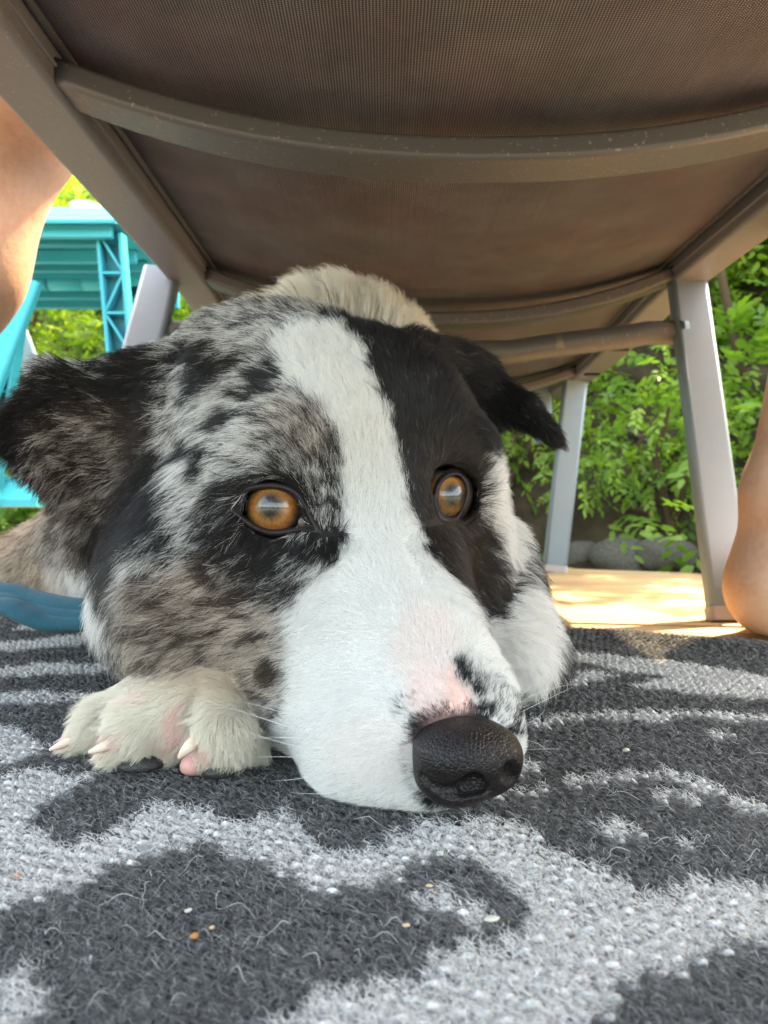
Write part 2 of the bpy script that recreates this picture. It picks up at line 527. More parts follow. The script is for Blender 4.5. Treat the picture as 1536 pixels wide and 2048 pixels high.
# ================================================================== CHAIR, TABLE, PERSON
# ---- sling lounge chair
def metal_mat(name, col, rough=0.42, dirt=0.5):
    m = new_mat(name, col, rough, 0.5, 0.0); n = N(m)
    v = n.coord('Object')
    f = n.noise(v, 260, 3, 0.6)
    sp = n.ramp(n.noise(v, 420, 2, 0.5), [(0.66, (0, 0, 0)), (0.72, (1, 1, 1))])
    base = n.mix(n.math('MULTIPLY', n.noise(v, 14, 4), 0.5), (*col, 1), tuple(c * 0.72 for c in col))
    sc_ = n.ramp(n.noise(n.mapping(v, scale=(1, 1, 0.45)), 46, 3, 0.6), [(0.70, (0, 0, 0)), (0.78, (1, 1, 1))])
    base = n.mix(n.math('MULTIPLY', sc_, 0.45), base, (0.30, 0.22, 0.15))
    n.base(n.mix(n.math('MULTIPLY', sp, dirt), base, (0.42, 0.36, 0.28)))
    n.inp('Metallic', 0.1)
    n.inp('Roughness', n.math('ADD', n.math('MULTIPLY', f, 0.25), rough - 0.1))
    n.inp('Normal', n.bump(f, 0.12, 0.0006))
    return m
M_frame = metal_mat('painted_frame', (0.19, 0.188, 0.205))
M_bar = metal_mat('painted_bar', (0.10, 0.10, 0.104))
M_leg = metal_mat('grey_leg_paint', (0.195, 0.275, 0.335), 0.5, 0.3)
M_dark = new_mat('slot_black', (0.012, 0.011, 0.010), 0.8, 0.1)

def sling_mat():
    m = new_mat('sling_mesh', rough=0.75, spec=0.2); n = N(m)
    uv = n.coord('UV')
    def wave(sc, axis):
        sx = n('SeparateXYZ'); n.set(sx.inputs[0], uv)
        return n.math('SINE', n.math('MULTIPLY', sx.outputs[axis], sc))
    # threads: 1.45 mm across, 1.2 mm along
    a = wave(2*math.pi/0.00150, 0); b = wave(2*math.pi/0.00128, 1)
    chk = n.math('MULTIPLY', a, b)
    h = n.math('ADD', n.math('MULTIPLY', chk, 0.5), n.math('MULTIPLY', n.math('ADD', a, b), 0.35))
    thr = n.ramp(n.math('ADD', n.math('MULTIPLY', h, 0.55), 0.5), [(0.2, (0.020, 0.020, 0.023)), (0.55, (0.118, 0.118, 0.128)), (0.95, (0.33, 0.33, 0.345))])
    v = n.mapping(uv, scale=(1, 1, 1))
    red = n.ramp(n.noise(v, 7, 4, 0.6), [(0.45, (0, 0, 0)), (0.66, (1, 1, 1))])
    thr = n.mix(0.6, thr, n.mix(1.0, thr, n.ramp(n.noise(v, 16, 5, 0.65), [(0.3, (0.6, 0.6, 0.6)), (0.7, (1.35, 1.35, 1.35))]), 'MULTIPLY'))
    thr = n.mix(n.math('MULTIPLY', red, 0.32), thr, n.mix(1.0, thr, (1.35, 0.62, 0.66, 1), 'MULTIPLY'))
    streak = n.noise(n.mapping(uv, scale=(420, 6, 1)), 1.0, 3, 0.6)
    thr = n.mix(0.18, thr, n.mix(1.0, thr, n.ramp(streak, [(0.35, (0.6, 0.6, 0.6)), (0.7, (1.4, 1.38, 1.34))]), 'MULTIPLY'))
    fl = n.ramp(n.noise(n.mapping(uv, scale=(1, 1, 1)), 330, 2, 0.5), [(0.74, (0, 0, 0)), (0.78, (1, 1, 1))])
    n.base(n.mix(n.math('MULTIPLY', fl, 0.5), thr, (0.36, 0.27, 0.2)))
    n.inp('Normal', n.bump(h, 0.55, 0.0006))
    tr = n('BsdfTranslucent'); n.set(tr.inputs[0], n.mix(1.0, thr, (1.3, 1.0, 0.9, 1), 'MULTIPLY'))
    mx = n('MixShader'); mx.inputs[0].default_value = 0.12
    n.set(mx.inputs[1], n.b.outputs[0]); n.set(mx.inputs[2], tr.outputs[0]); n.set(n.out.inputs[0], mx.outputs[0])
    return m
M_sling = sling_mat()

RL, RR = -0.1975, 0.308            # rail centre lines
CX, HW = (RL + RR) / 2, (RR - RL) / 2
ZB, RH, RW = 0.320, 0.030, 0.037   # underside of the rails, their height and width
Y0, Y1 = -0.18, 1.34
def zb(y):
    """Height of the rails' underside: level near the sitter, then dropping to a lower far end."""
    t = min(1.0, max(0.0, (y - 0.70) / 0.42)); t = t * t * (3 - 2 * t)
    return ZB - 0.027 * t
lounger = empty('sling_lounger', (CX, 0.69, 0))
put(lounger, 'brown mesh sling lounge chair with grey metal frame standing over the dog', 'chair')
for X in (RL, RR):
    ys_ = np.concatenate([np.linspace(Y0, 0.66, 6), np.linspace(0.70, 1.16, 12), [1.25, Y1]])
    rail = MB().sweep([(X, y, zb(y) + RH/2) for y in ys_], rrect(RW, RH, 0.004)).build('rail', M_frame, lounger, smooth=False)
    # spline cord that holds the fabric in the rail's channel
    s = 1 if X == RL else -1
    MB().sweep([(X + s*(RW/2 + 0.003), y, zb(y) + RH - 0.007) for y in ys_], circ(0.0032, 8)).build('spline_cord', M_bar, rail, smooth=True)
    MB().sweep([(X + s*(RW/2 + 0.0005), y, zb(y) + 0.011) for y in ys_], rrect(0.003, 0.0025, 0.001, 2)).build('channel_lip', M_frame, rail)
    for yy in (0.965, 1.095):
        MB().sweep([(X - 0.011, yy, zb(yy) - 0.0006), (X + 0.011, yy, zb(yy) - 0.0006)], rrect(0.008, 0.003, 0.001, 2)).build('slot', M_dark, rail)
    MB().sweep([(X, Y1 - 0.001, zb(Y1) + RH/2), (X, Y1 + 0.006, zb(Y1) + RH/2)], rrect(RW - 0.002, RH - 0.002, 0.004)).build('end_cap', M_bar, rail)

def sag(y):
    """How far the weight pulls the cross bars down at this place along the seat."""
    return 0.039 + 0.003 * math.exp(-((y - 0.755) / 0.21) ** 2)
def bar(y, hgt=0.0138, dep=0.032, drop=0.0):
    pts = []
    for i in range(33):
        u = -1 + 2 * i / 32
        uu = abs(u)
        z = zb(y) + 0.012 - (sag(y) + 0.006) * (1 - uu ** 2.2) - drop
        pts.append((CX + u * (HW - RW/2 + 0.006), y, z))
    return MB().sweep(pts, rrect(dep, hgt, 0.0035, 4)).build('crossbar', M_bar, lounger, smooth=True)
for y in (0.02, 0.417, 0.755, 1.13):
    bar(y)
# sling: follows the bars, hangs a little lower between them near the sitter
nu, nv = 48, 120
mb = MB(); uvs = []
for j in range(nv + 1):
    y = Y0 + 0.02 + (Y1 - Y0 - 0.04) * j / nv
    for i in range(nu + 1):
        u = -1 + 2 * i / nu
        x = CX + u * (HW - RW/2 - 0.001)
        z = zb(y) + 0.0235 - (sag(y) - 0.004) * (1 - abs(u) ** 2.2)
        mb.v.append((x, y, z)); uvs.append((x, y))
for j in range(nv):
    for i in range(nu):
        a = j*(nu+1)+i
        mb.f.append((a, a+1, a+nu+2, a+nu+1))
sl = mb.build('sling', M_sling, lounger, smooth=True)
uvl = sl.data.uv_layers.new(name='UVMap')
li = np.zeros(len(sl.data.loops), np.int32); sl.data.loops.foreach_get('vertex_index', li)
uvl.data.foreach_set('uv', np.array(uvs, np.float32)[li].ravel())
md = sl.modifiers.new('thick', 'SOLIDIFY'); md.thickness = 0.0011; md.offset = 1

def leg(top, bot, name='leg', w_=0.0375, t_=0.017, foot=True):
    top, bot = np.array(top), np.array(bot)
    o = MB().sweep([bot + (top - bot) * 0.035, top], rrect(w_, t_, 0.0055, 5), up=(0, 1, 0.0)).build(name, M_leg, lounger, smooth=True)
    MB().sweep([bot, bot + (top - bot) * 0.0345], rrect(w_ + 0.0012, t_ + 0.0012, 0.004, 4), up=(0, 1, 0)).build('foot_cap', M_cap, o)
    return o
M_cap = new_mat('plastic_foot', (0.40, 0.36, 0.36), 0.5, 0.4)
leg((0.306, 0.748, ZB + 0.004), (0.2985, 0.636, DK))
leg((-0.2235, 0.748, ZB + 0.012), (-0.262, 0.622, DK))
leg((0.300, 1.160, ZB - 0.026), (0.272, 1.182, DK))
leg((-0.190, 1.160, ZB - 0.026), (-0.18, 1.182, DK))
# round tube that ties the front legs together and bows under the seat
pts = []
for i in range(41):
    u = i / 40
    x = -0.226 + (0.302 + 0.226) * u
    e = 1 - abs(2*u - 1)
    z = 0.2665 - 0.017 * min(1, e * 1.5) ** 1.6 + 0.002 * math.exp(-((e - 0.14) / 0.06) ** 2)
    pts.append((x, 0.735 + 0.012 * math.sin(math.pi * u), z))
MB().sweep(pts, circ(0.0118, 18)).build('brace_tube', M_bar, lounger, smooth=True)
for X in (0.301, -0.224):
    MB().sweep([(X - 0.012*np.sign(X), 0.735, 0.2665), (X - 0.003*np.sign(X), 0.735, 0.2665)], circ(0.0155, 18)).build('weld_collar', M_leg, lounger, smooth=True)
# strut at the far end of the frame
MB().sweep([(0.279, 1.30, 0.21), (0.279, 1.30, 0.333)], rrect(0.030, 0.022, 0.006, 4), up=(0, 1, 0)).build('backrest_strut', M_leg, lounger)
MB().sweep([(0.279, 1.30, 0.333), (0.279, 1.30, 0.340)], rrect(0.029, 0.021, 0.006, 4), up=(0, 1, 0)).build('strut_cap', new_mat('pale_cap', (0.75, 0.76, 0.78), 0.4), lounger)
MB().sweep([(0.242, 1.335, 0.30), (0.242, 1.335, 0.37)], rrect(0.016, 0.012, 0.003, 3), up=(0, 1, 0)).build('backrest_hinge', M_leg, lounger)

# ---- turquoise folding side table
def plastic(name, col, rough=0.38):
    m = new_mat(name, col, rough, 0.5); n = N(m)
    v = n.coord('Object')
    n.base(n.mix(n.math('MULTIPLY', n.noise(v, 9, 3), 0.25), (*col, 1), tuple(c*0.75 for c in col)))
    n.inp('Normal', n.bump(n.noise(v, 500, 2), 0.08, 0.0005))
    n.inp('Specular IOR Level', 0.22)
    return m
M_turq = plastic('turquoise_plastic', (0.002, 0.36, 0.44))
M_turq_d = plastic('turquoise_plastic_rib', (0.002, 0.27, 0.34))
table = empty('folding_table', (-0.55, 1.2, DK))
put(table, 'turquoise plastic folding side table with ribbed underside and latticed legs', 'table')
def pxr(px, Y): return (px - 768.0) / FPX * Y
def pzr(py, Y): return CAM_Z + (1024.0 - py) / FPX * Y
TF, TB = 0.96, 1.27                              # near and far edge of the top
xr = pxr(231, TF)
# top slab with a sloped near apron
zt = pzr(415, TF + 0.03); zlo = pzr(446, TF)
MB().sweep([(-1.05, 0, 0), (xr, 0, 0)], [(-(TF), zlo), (-(TF-0.001), zlo + 0.004), (-(TF + 0.030), zt), (-TB, zt), (-TB, zlo + 0.006), (-(TF + 0.02), zlo + 0.006)][::-1], up=(0,0,1)).build('table_top', M_turq, table)
for k, (py, hgt) in enumerate([(462, 0.011), (480, 0.010), (512, 0.012), (533, 0.010), (552, 0.016), (578, 0.018), (592, 0.012)]):
    Y = FPX * (zlo - 0.002 - CAM_Z) / (1024 - py) if k < 6 else TB - 0.006
    MB().box((-1.04, Y - 0.005, zlo - hgt - 0.001), (xr - 0.012, Y + 0.005, zlo + 0.0055)).build('rib', M_turq_d if k % 2 else M_turq, table, bevel=0.0015)
MB().box((-1.045, TB - 0.004, zlo - 0.026), (xr - 0.004, TB + 0.008, zlo + 0.0055)).build('far_apron', M_turq_d, table, bevel=0.002)
for px in (62, 128, 200):
    X = pxr(px, 1.17)
    MB().sweep([(X - 0.028, 1.175, zlo - 0.012), (X + 0.028, 1.175, zlo - 0.012)], circ(0.012, 12)).build('hinge_barrel', M_turq, table, smooth=True)
def truss(x_top, x_bot, Y_top, Y_bot, z_top, w_=0.030, n_=9):
    """Lattice leg: two chords with zigzag webs between, backed by a thin plate."""
    A, B = np.array((x_top, Y_top, z_top)), np.array((x_bot, Y_bot, DK))
    d = (B - A); L = np.linalg.norm(d); d /= L
    s = np.array((1, 0, 0.0))
    mb = MB()
    for sg in (-1, 1):
        mb.sweep([A + s*sg*w_/2, B + s*sg*w_/2], rrect(0.005, 0.022, 0.001, 2), up=(0, 1, 0))
    o = mb.build('leg', M_turq, table)
    for k in range(n_):
        a = A + d * L * k / n_ + s * (w_/2) * (1 if k % 2 else -1)
        b = A + d * L * (k + 1) / n_ + s * (w_/2) * (-1 if k % 2 else 1)
        MB().sweep([a, b], rrect(0.0035, 0.018, 0.0008, 2), up=(0, 1, 0)).build('web', M_turq, o)
        MB().sweep([b - s*w_*(0 if k % 2 == 0 else 0), b + s * w_ * (1 if k % 2 else -1)], rrect(0.0035, 0.018, 0.0008, 2), up=(0, 1, 0)).build('web', M_turq, o)
    MB().sweep([A + np.array((0, 0.012, 0)), B + np.array((0, 0.012, 0))], rrect(w_, 0.002, 0.0005, 2), up=(0, 1, 0)).build('web_plate', M_turq_d, o)
truss(pxr(222, 1.0), pxr(262, 1.02), 1.0, 1.06, zlo)
truss(pxr(262, 1.2), pxr(280, 1.2), 1.22, 1.20, zlo)
truss(pxr(30, 1.0), pxr(-60, 1.02), 1.0, 1.03, pzr(590, 1.0), n_=6)
MB().sweep([(pxr(60, 1.0), 1.0, pzr(560, 1.0)), (pxr(-40, 0.99), 0.99, pzr(820, 0.99))], rrect(0.034, 0.016, 0.004), up=(0, 1, 0)).build('arm_brace', M_turq, table)
# low shelf with sloped near edge
ys1 = 1.02
MB().sweep([(-1.05, 0, 0), (pxr(72, ys1), 0, 0)], [(-ys1, pzr(1013, ys1)), (-ys1, pzr(999, ys1)), (-(ys1 + 0.02), pzr(952, ys1)), (-(ys1 + 0.20), pzr(952, ys1) + 0.003), (-(ys1 + 0.20), pzr(1013, ys1))][::-1]).build('shelf', M_turq, table)
# white cup on the table
cupx, cupy = pxr(172, 1.05), 1.05
cup = MB()
prof = [(0.0, 0.0), (0.017, 0.0), (0.0205, 0.006), (0.021, 0.026), (0.019, 0.026), (0.018, 0.008), (0.0, 0.006)]
ring = 20
for r_, z_ in prof:
    for k in range(ring):
        a = 2*math.pi*k/ring; cup.v.append((cupx + r_*math.cos(a), cupy + r_*math.sin(a), zt + 0.0005 + z_))
for i in range(len(prof)-1):
    for k in range(ring):
        cup.f.append((i*ring+k, i*ring+(k+1) % ring, (i+1)*ring+(k+1) % ring, (i+1)*ring+k))
c_ = cup.build('white_cup', new_mat('white_plastic', (0.8, 0.8, 0.8), 0.4), smooth=True)
put(c_, 'small white cup standing on the turquoise table top', 'cup')

# ---- grey patio chair with a bent front leg, behind the table
gchair = empty('patio_chair', (-0.95, 1.62, DK))
put(gchair, 'grey metal patio chair with bent legs at the far left behind the table', 'chair')
for X in (-0.80, -1.28):
    pts = [(X - 0.02, 1.50, DK + 0.40), (X, 1.50, 0.42)]
    arc = [(15, 620), (26, 650), (38, 700), (46, 745), (52, 800), (56, 900), (58, 1010)]
    pts = [(pxr(a, 1.5) + (X + 0.80), 1.5 + 0.0004 * (b - 620), pzr(b, 1.5)) for a, b in arc]
    pts.append((pts[-1][0] + 0.002, pts[-1][1] + 0.02, DK))
    MB().sweep(pts, rrect(0.036, 0.018, 0.006, 4), up=(0, 1, 0)).build('leg', M_leg, gchair, smooth=True)
    MB().sweep([(X - 0.23, 1.92, DK), (X - 0.26, 1.86, 0.42), (X - 0.27, 1.99, 0.86)], rrect(0.034, 0.018, 0.006, 4), up=(1, 0, 0)).build('rear_leg', M_leg, gchair)
    MB().sweep([(X - 0.25, 1.50, 0.56), (X - 0.25, 1.9, 0.56)], rrect(0.036, 0.016, 0.006, 4)).build('armrest', M_leg, gchair)
MB().box((-1.50, 1.47, 0.405), (-1.04, 1.88, 0.425)).build('seat', M_sling, gchair, bevel=0.006)
MB().sweep([(-1.52, 1.90, 0.46), (-1.52, 1.99, 0.85)], rrect(0.02, 0.02, 0.004)).build('back_post', M_leg, gchair)
MB().add([(-1.50, 1.895, 0.46), (-1.04, 1.895, 0.46), (-1.04, 1.985, 0.85), (-1.50, 1.985, 0.85), (-1.50, 1.91, 0.46), (-1.04, 1.91, 0.46), (-1.04, 2.0, 0.85), (-1.50, 2.0, 0.85)],
         [(0,1,2,3), (7,6,5,4), (0,4,5,1), (1,5,6,2), (2,6,7,3), (3,7,4,0)]).build('backrest', M_sling, gchair, bevel=0.004)

# ---- person astride the lounger
def skin_mat():
    m = new_mat('skin', rough=0.5, spec=0.35); n = N(m)
    v = n.coord('Object')
    c = n.ramp(n.math('ADD', n.math('MULTIPLY', n.noise(v, 20, 4), 0.7), n.math('MULTIPLY', n.noise(v, 210, 4, 0.7), 0.3)), [(0.30, (0.47, 0.245, 0.165)), (0.50, (0.60, 0.345, 0.24)), (0.70, (0.68, 0.43, 0.32))])
    n.base(c)
    n.inp('Subsurface Weight', 0.25); n.b.inputs['Subsurface Radius'].default_value = (1.0, 0.35, 0.2); n.b.inputs['Subsurface Scale'].default_value = 0.006
    n.inp('Normal', n.bump(n.math('ADD', n.noise(v, 700, 4), n.math('MULTIPLY', n.noise(v, 90, 3), 2.0)), 0.35, 0.0006))
    n.inp('Roughness', n.math('ADD', n.math('MULTIPLY', n.noise(v, 320, 3), 0.3), 0.34))
    return m
M_skin = skin_mat()
# ================================================================== SMOOTH BODIES (signed distance -> one continuous mesh)
class SDF:
    """Smooth union of rounded shapes; meshed on a rectilinear grid by surface nets and pulled onto the exact surface."""
    def __init__(self): self.ops = []
    def cone(self, a, b, ra, rb, k=0.01, op='add', flat=None):
        self.ops.append(('cone', np.array(a, float), np.array(b, float), ra, rb, k, op, flat)); return self
    def ell(self, c, r, k=0.01, rot=None, op='add'):
        self.ops.append(('ell', np.array(c, float), np.array(r, float), None if rot is None else np.array(rot, float), 0, k, op, None)); return self
    def tri(self, a, b, c, th, k=0.006, op='add'):
        self.ops.append(('tri', np.array(a, float), np.array(b, float), np.array(c, float), th, k, op, None)); return self
    def floor(self, z, k=0.004):
        self.ops.append(('floor', z, None, None, None, k, 'cut', None)); return self
    @staticmethod
    def dist(o, p):
        kind = o[0]
        if kind == 'cone':
            a, b, ra, rb = o[1:5]
            ba = b - a; l2 = ba @ ba
            pa = p - a
            t = np.clip(pa @ ba / l2, 0, 1)
            d = np.linalg.norm(pa - t[..., None] * ba, axis=-1)
            return d - (ra + (rb - ra) * t)
        if kind == 'ell':
            q = p - o[1]
            if o[3] is not None: q = q @ o[3].T
            r = o[2]
            k0 = np.linalg.norm(q / r, axis=-1); k1 = np.linalg.norm(q / (r * r), axis=-1) + 1e-9
            return np.where(k0 < 1e-4, -r.min(), k0 * (k0 - 1) / k1)
        if kind == 'tri':
            a, b, c, th = o[1], o[2], o[3], o[4]
            ba, cb, ac = b - a, c - b, a - c
            nor = np.cross(ba, ac)
            pa, pb, pc = p - a, p - b, p - c
            s = (np.sign(pa @ np.cross(ba, nor)) + np.sign(pb @ np.cross(cb, nor)) + np.sign(pc @ np.cross(ac, nor))) < 2
            def e(v, w):
                t = np.clip(w @ v / (v @ v), 0, 1)
                q = w - t[..., None] * v
                return (q * q).sum(-1)
            d1 = np.minimum(np.minimum(e(ba, pa), e(cb, pb)), e(ac, pc))
            d2 = (pa @ nor) ** 2 / (nor @ nor)
            return np.sqrt(np.where(s, d1, d2)) - th
    @staticmethod
    def bounds(o):
        if o[0] == 'cone':
            r = max(o[3], o[4]); return np.minimum(o[1], o[2]) - r, np.maximum(o[1], o[2]) + r
        if o[0] == 'ell':
            r = o[2].max() if o[3] is not None else o[2]; return o[1] - r, o[1] + r
        if o[0] == 'tri':
            return np.minimum(np.minimum(o[1], o[2]), o[3]) - o[4], np.maximum(np.maximum(o[1], o[2]), o[3]) + o[4]
    @staticmethod
    def blend(v, d, k, op):
        if op == 'add':
            h = np.maximum(k - np.abs(v - d), 0) / k
            return np.minimum(v, d) - h * h * k * 0.25
        d = -d
        h = np.maximum(k - np.abs(v - d), 0) / k
        return np.maximum(v, d) + h * h * k * 0.25
    def __call__(self, p):
        v = np.full(p.shape[:-1], 0.1)
        for o in self.ops:
            if o[0] == 'floor': v = self.blend(v, p[..., 2] - o[1], o[5], 'cut')
            else: v = self.blend(v, self.dist(o, p), o[5], o[6])
        return v
    def grid(self, X, Y, Z):
        V = np.full((len(X), len(Y), len(Z)), 0.1, np.float32)
        for o in self.ops:
            if o[0] == 'floor':
                d = np.broadcast_to((Z - o[1])[None, None, :], V.shape)
                V = self.blend(V, d, o[5], 'cut').astype(np.float32); continue
            lo, hi = self.bounds(o); mg = max(o[5], 0.012) + 0.004
            sl = []
            for ax, l, h in zip((X, Y, Z), lo - mg, hi + mg):
                sl.append(slice(max(0, np.searchsorted(ax, l) - 1), min(len(ax), np.searchsorted(ax, h) + 1)))
            if any(s.start >= s.stop for s in sl): continue
            g = np.stack(np.meshgrid(X[sl[0]], Y[sl[1]], Z[sl[2]], indexing='ij'), -1)
            V[tuple(sl)] = self.blend(V[tuple(sl)], self.dist(o, g), o[5], o[6])
        return V
    def mesh(self, X, Y, Z, iters=4):
        V = self.grid(X, Y, Z)
        S = V < 0
        c = [S[i:len(X)-1+i, j:len(Y)-1+j, k:len(Z)-1+k] for i in (0,1) for j in (0,1) for k in (0,1)]
        cnt = sum(a.astype(np.int8) for a in c)
        I = np.argwhere((cnt > 0) & (cnt < 8))
        idx = np.full(cnt.shape, -1, np.int64)
        idx[I[:,0], I[:,1], I[:,2]] = np.arange(len(I))
        acc = np.zeros((len(I), 3)); num = np.zeros(len(I))
        ax = (X, Y, Z)
        corners = np.array([(i, j, k) for i in (0,1) for j in (0,1) for k in (0,1)])
        for a in range(8):
            for b in range(a + 1, 8):
                if np.abs(corners[a] - corners[b]).sum() != 1: continue
                A, B = I + corners[a], I + corners[b]
                va = V[A[:,0], A[:,1], A[:,2]].astype(float); vb = V[B[:,0], B[:,1], B[:,2]].astype(float)
                m = (va < 0) != (vb < 0)
                t = np.where(m, va / np.where(m, va - vb, 1), 0)
                pa = np.stack([ax[q][A[:,q]] for q in range(3)], 1); pb = np.stack([ax[q][B[:,q]] for q in range(3)], 1)
                acc += np.where(m[:,None], pa + (pb - pa) * t[:,None], 0); num += m
        P0 = acc / num[:,None]
        faces = []
        for q in range(3):
            u, w_ = (q + 1) % 3, (q + 2) % 3
            sa = [slice(None)]*3; sb = [slice(None)]*3
            sa[q] = slice(0, -1); sb[q] = slice(1, None)
            A, B = S[tuple(sa)], S[tuple(sb)]
            for flip in (False, True):
                E = np.argwhere((~A & B) if flip else (A & ~B))
                ok = (E[:,u] > 0) & (E[:,w_] > 0) & (E[:,u] < len(ax[u])-1) & (E[:,w_] < len(ax[w_])-1)
                E = E[ok]
                def cell(du, dw):
                    e = E.copy(); e[:,u] -= du; e[:,w_] -= dw
                    return idx[e[:,0], e[:,1], e[:,2]]
                f = np.stack([cell(1,1), cell(0,1), cell(0,0), cell(1,0)], 1)
                faces.append(f[:, ::-1] if flip else f)
        F = np.concatenate(faces); F = F[(F >= 0).all(1)]
        e = 4e-4
        for _ in range(iters):
            v = self(P0)
            g = np.stack([(self(P0 + d) - v) / e for d in np.eye(3) * e], 1)
            st = np.clip(v / ((g * g).sum(1) + 0.05), -0.002, 0.002)
            P0 = P0 - g * st[:,None]
        return P0, F

def mesh_from(name, V, F, mat, parent=None, smooth=True):
    me = bpy.data.meshes.new(name)
    me.vertices.add(len(V)); me.vertices.foreach_set('co', np.asarray(V, np.float32).ravel())
    me.loops.add(F.size); me.loops.foreach_set('vertex_index', F.ravel().astype(np.int32))
    me.polygons.add(len(F)); me.polygons.foreach_set('loop_start', np.arange(0, F.size, F.shape[1], dtype=np.int32))
    if smooth: me.polygons.foreach_set('use_smooth', [True] * len(F))
    me.update(calc_edges=True)
    if mat: me.materials.append(mat)
    return link(bpy.data.objects.new(name, me), parent)

def axis(*segs):
    """Grid coordinates from (start, stop, step) runs."""
    out = []
    for a, b, s in segs: out.append(np.arange(a, b - 1e-9, s))
    return np.unique(np.concatenate(out))

# ---- the person: legs and hips astride the chair
pb = SDF()
pb.ell((0.05, 0.07, 0.485), (0.165, 0.12, 0.105), 0.05)
pb.cone((0.05, 0.06, 0.52), (0.05, 0.05, 0.62), 0.125, 0.13, 0.05)
HIPR, KNR, ANR = np.array((0.15, 0.13, 0.475)), np.array((0.430, 0.60, 0.432)), np.array((0.306, 0.556, 0.082))
pb.cone(HIPR, KNR, 0.085, 0.058, 0.04)
pb.cone(KNR, KNR*0.55 + ANR*0.45 + np.array((-0.003, -0.010, 0)), 0.054, 0.056, 0.03)
pb.cone(KNR*0.55 + ANR*0.45 + np.array((-0.003, -0.010, 0)), ANR + np.array((0, 0.002, 0.02)), 0.053, 0.0305, 0.03)
pb.cone(ANR + np.array((0, 0.002, 0.02)), (0.300, 0.556, 0.045), 0.0305, 0.0300, 0.02)
pb.ell((0.2935, 0.556, 0.029), (0.0325, 0.034, 0.0335), 0.020)
pb.cone((0.307, 0.532, 0.17), (0.2965, 0.531, 0.055), 0.010, 0.0085, 0.014)
pb.ell((0.3005, 0.536, 0.083), (0.012, 0.010, 0.012), 0.01)
pb.cone((0.30, 0.56, 0.032), (0.385, 0.665, 0.020), 0.030, 0.024, 0.022)
pb.cone((0.305, 0.57, 0.06), (0.375, 0.655, 0.035), 0.026, 0.018, 0.02)
fd = np.array((0.63, 0.775, 0)); fs = np.array((0.775, -0.63, 0))
for i, (o_, l_, r_) in enumerate([(-0.030, 0.052, 0.0125), (-0.010, 0.056, 0.009), (0.006, 0.050, 0.0085), (0.020, 0.042, 0.008), (0.033, 0.033, 0.0078)]):
    a = np.array((0.385, 0.662, 0.012)) + fs * o_
    pb.cone(a, a + fd * l_ * 0.6 + np.array((0, 0, 0.004)), r_ + 0.002, r_, 0.008)
    pb.cone(a + fd * l_ * 0.6 + np.array((0, 0, 0.004)), a + fd * l_ + np.array((0, 0, -0.001)), r_, r_ * 0.85, 0.004)
HIPL, KNL, ANL = np.array((-0.05, 0.13, 0.475)), np.array((-0.303, 0.605, 0.425)), np.array((-0.470, 0.655, 0.085))
pb.cone(HIPL, KNL, 0.085, 0.058, 0.04)
cl = KNL*0.62 + ANL*0.38 + np.array((0.004, -0.012, 0))
pb.cone(KNL, cl, 0.052, 0.056, 0.03)
pb.cone(cl, ANL, 0.055, 0.031, 0.03)
pb.ell(ANL + np.array((0, -0.015, -0.05)), (0.032, 0.036, 0.034), 0.02)
pb.cone(ANL + np.array((0, 0, -0.035)), ANL + np.array((-0.03, 0.13, -0.065)), 0.033, 0.022, 0.02)
for i, (o_, l_, r_) in enumerate([(0.026, 0.052, 0.012), (0.008, 0.054, 0.009), (-0.007, 0.050, 0.0085), (-0.020, 0.042, 0.008), (-0.032, 0.034, 0.0078)]):
    a = ANL + np.array((-0.03 + o_, 0.135, -0.076))
    pb.cone(a, a + np.array((-0.004, l_, 0.0)), r_ + 0.002, r_, 0.008)
pb.floor(DK + 0.0005, 0.006)
Vp, Fp = pb.mesh(axis((-0.56, 0.26, 0.008), (0.26, 0.50, 0.005)), axis((-0.08, 0.5, 0.008), (0.5, 0.84, 0.0055)), axis((-0.012, 0.14, 0.0045), (0.14, 0.75, 0.008)), 3)
person = mesh_from('person', Vp, Fp, M_skin)
put(person, 'barefoot person sitting astride the lounge chair, one heel on the deck', 'person')
sh = SDF()
sh.ell((0.05, 0.07, 0.485), (0.173, 0.128, 0.108), 0.05)
sh.cone((0.05, 0.06, 0.52), (0.05, 0.053, 0.605), 0.133, 0.138, 0.05)
sh.cone(HIPR, HIPR*0.45 + KNR*0.55, 0.094, 0.080, 0.04)
sh.cone(HIPL, HIPL*0.45 + KNL*0.55, 0.094, 0.080, 0.04)
Vs, Fs = sh.mesh(axis((-0.36, 0.46, 0.009)), axis((-0.1, 0.55, 0.009)), axis((0.3, 0.76, 0.009)), 2)
m = new_mat('navy_cotton', (0.02, 0.03, 0.07), 0.9, 0.1); n = N(m)
n.inp('Normal', n.bump(n.noise(n.coord('Object'), 40, 4), 0.5, 0.006))
mesh_from('shorts', Vs, Fs, m, person)
# ================================================================== DOG
F_H = np.array((0.469, -0.883, 0.0)); R_H = np.array((0.883, 0.469, 0.0)); UPV = np.array((0, 0, 1.0))
EYE_R = 0.0112
EL, ER = P(540, 1012, 0.2550) , P(909, 990, 0.2735)      # front poles of the eyeballs
def nrm(v): v = np.asarray(v, float); return v / np.linalg.norm(v)
GZL = nrm((-0.05, -0.97, 0.10)); GZR = nrm((0.36, -0.90, 0.08))
CL, CR = EL - GZL * EYE_R, ER - GZR * EYE_R              # eyeball centres

dg = SDF()
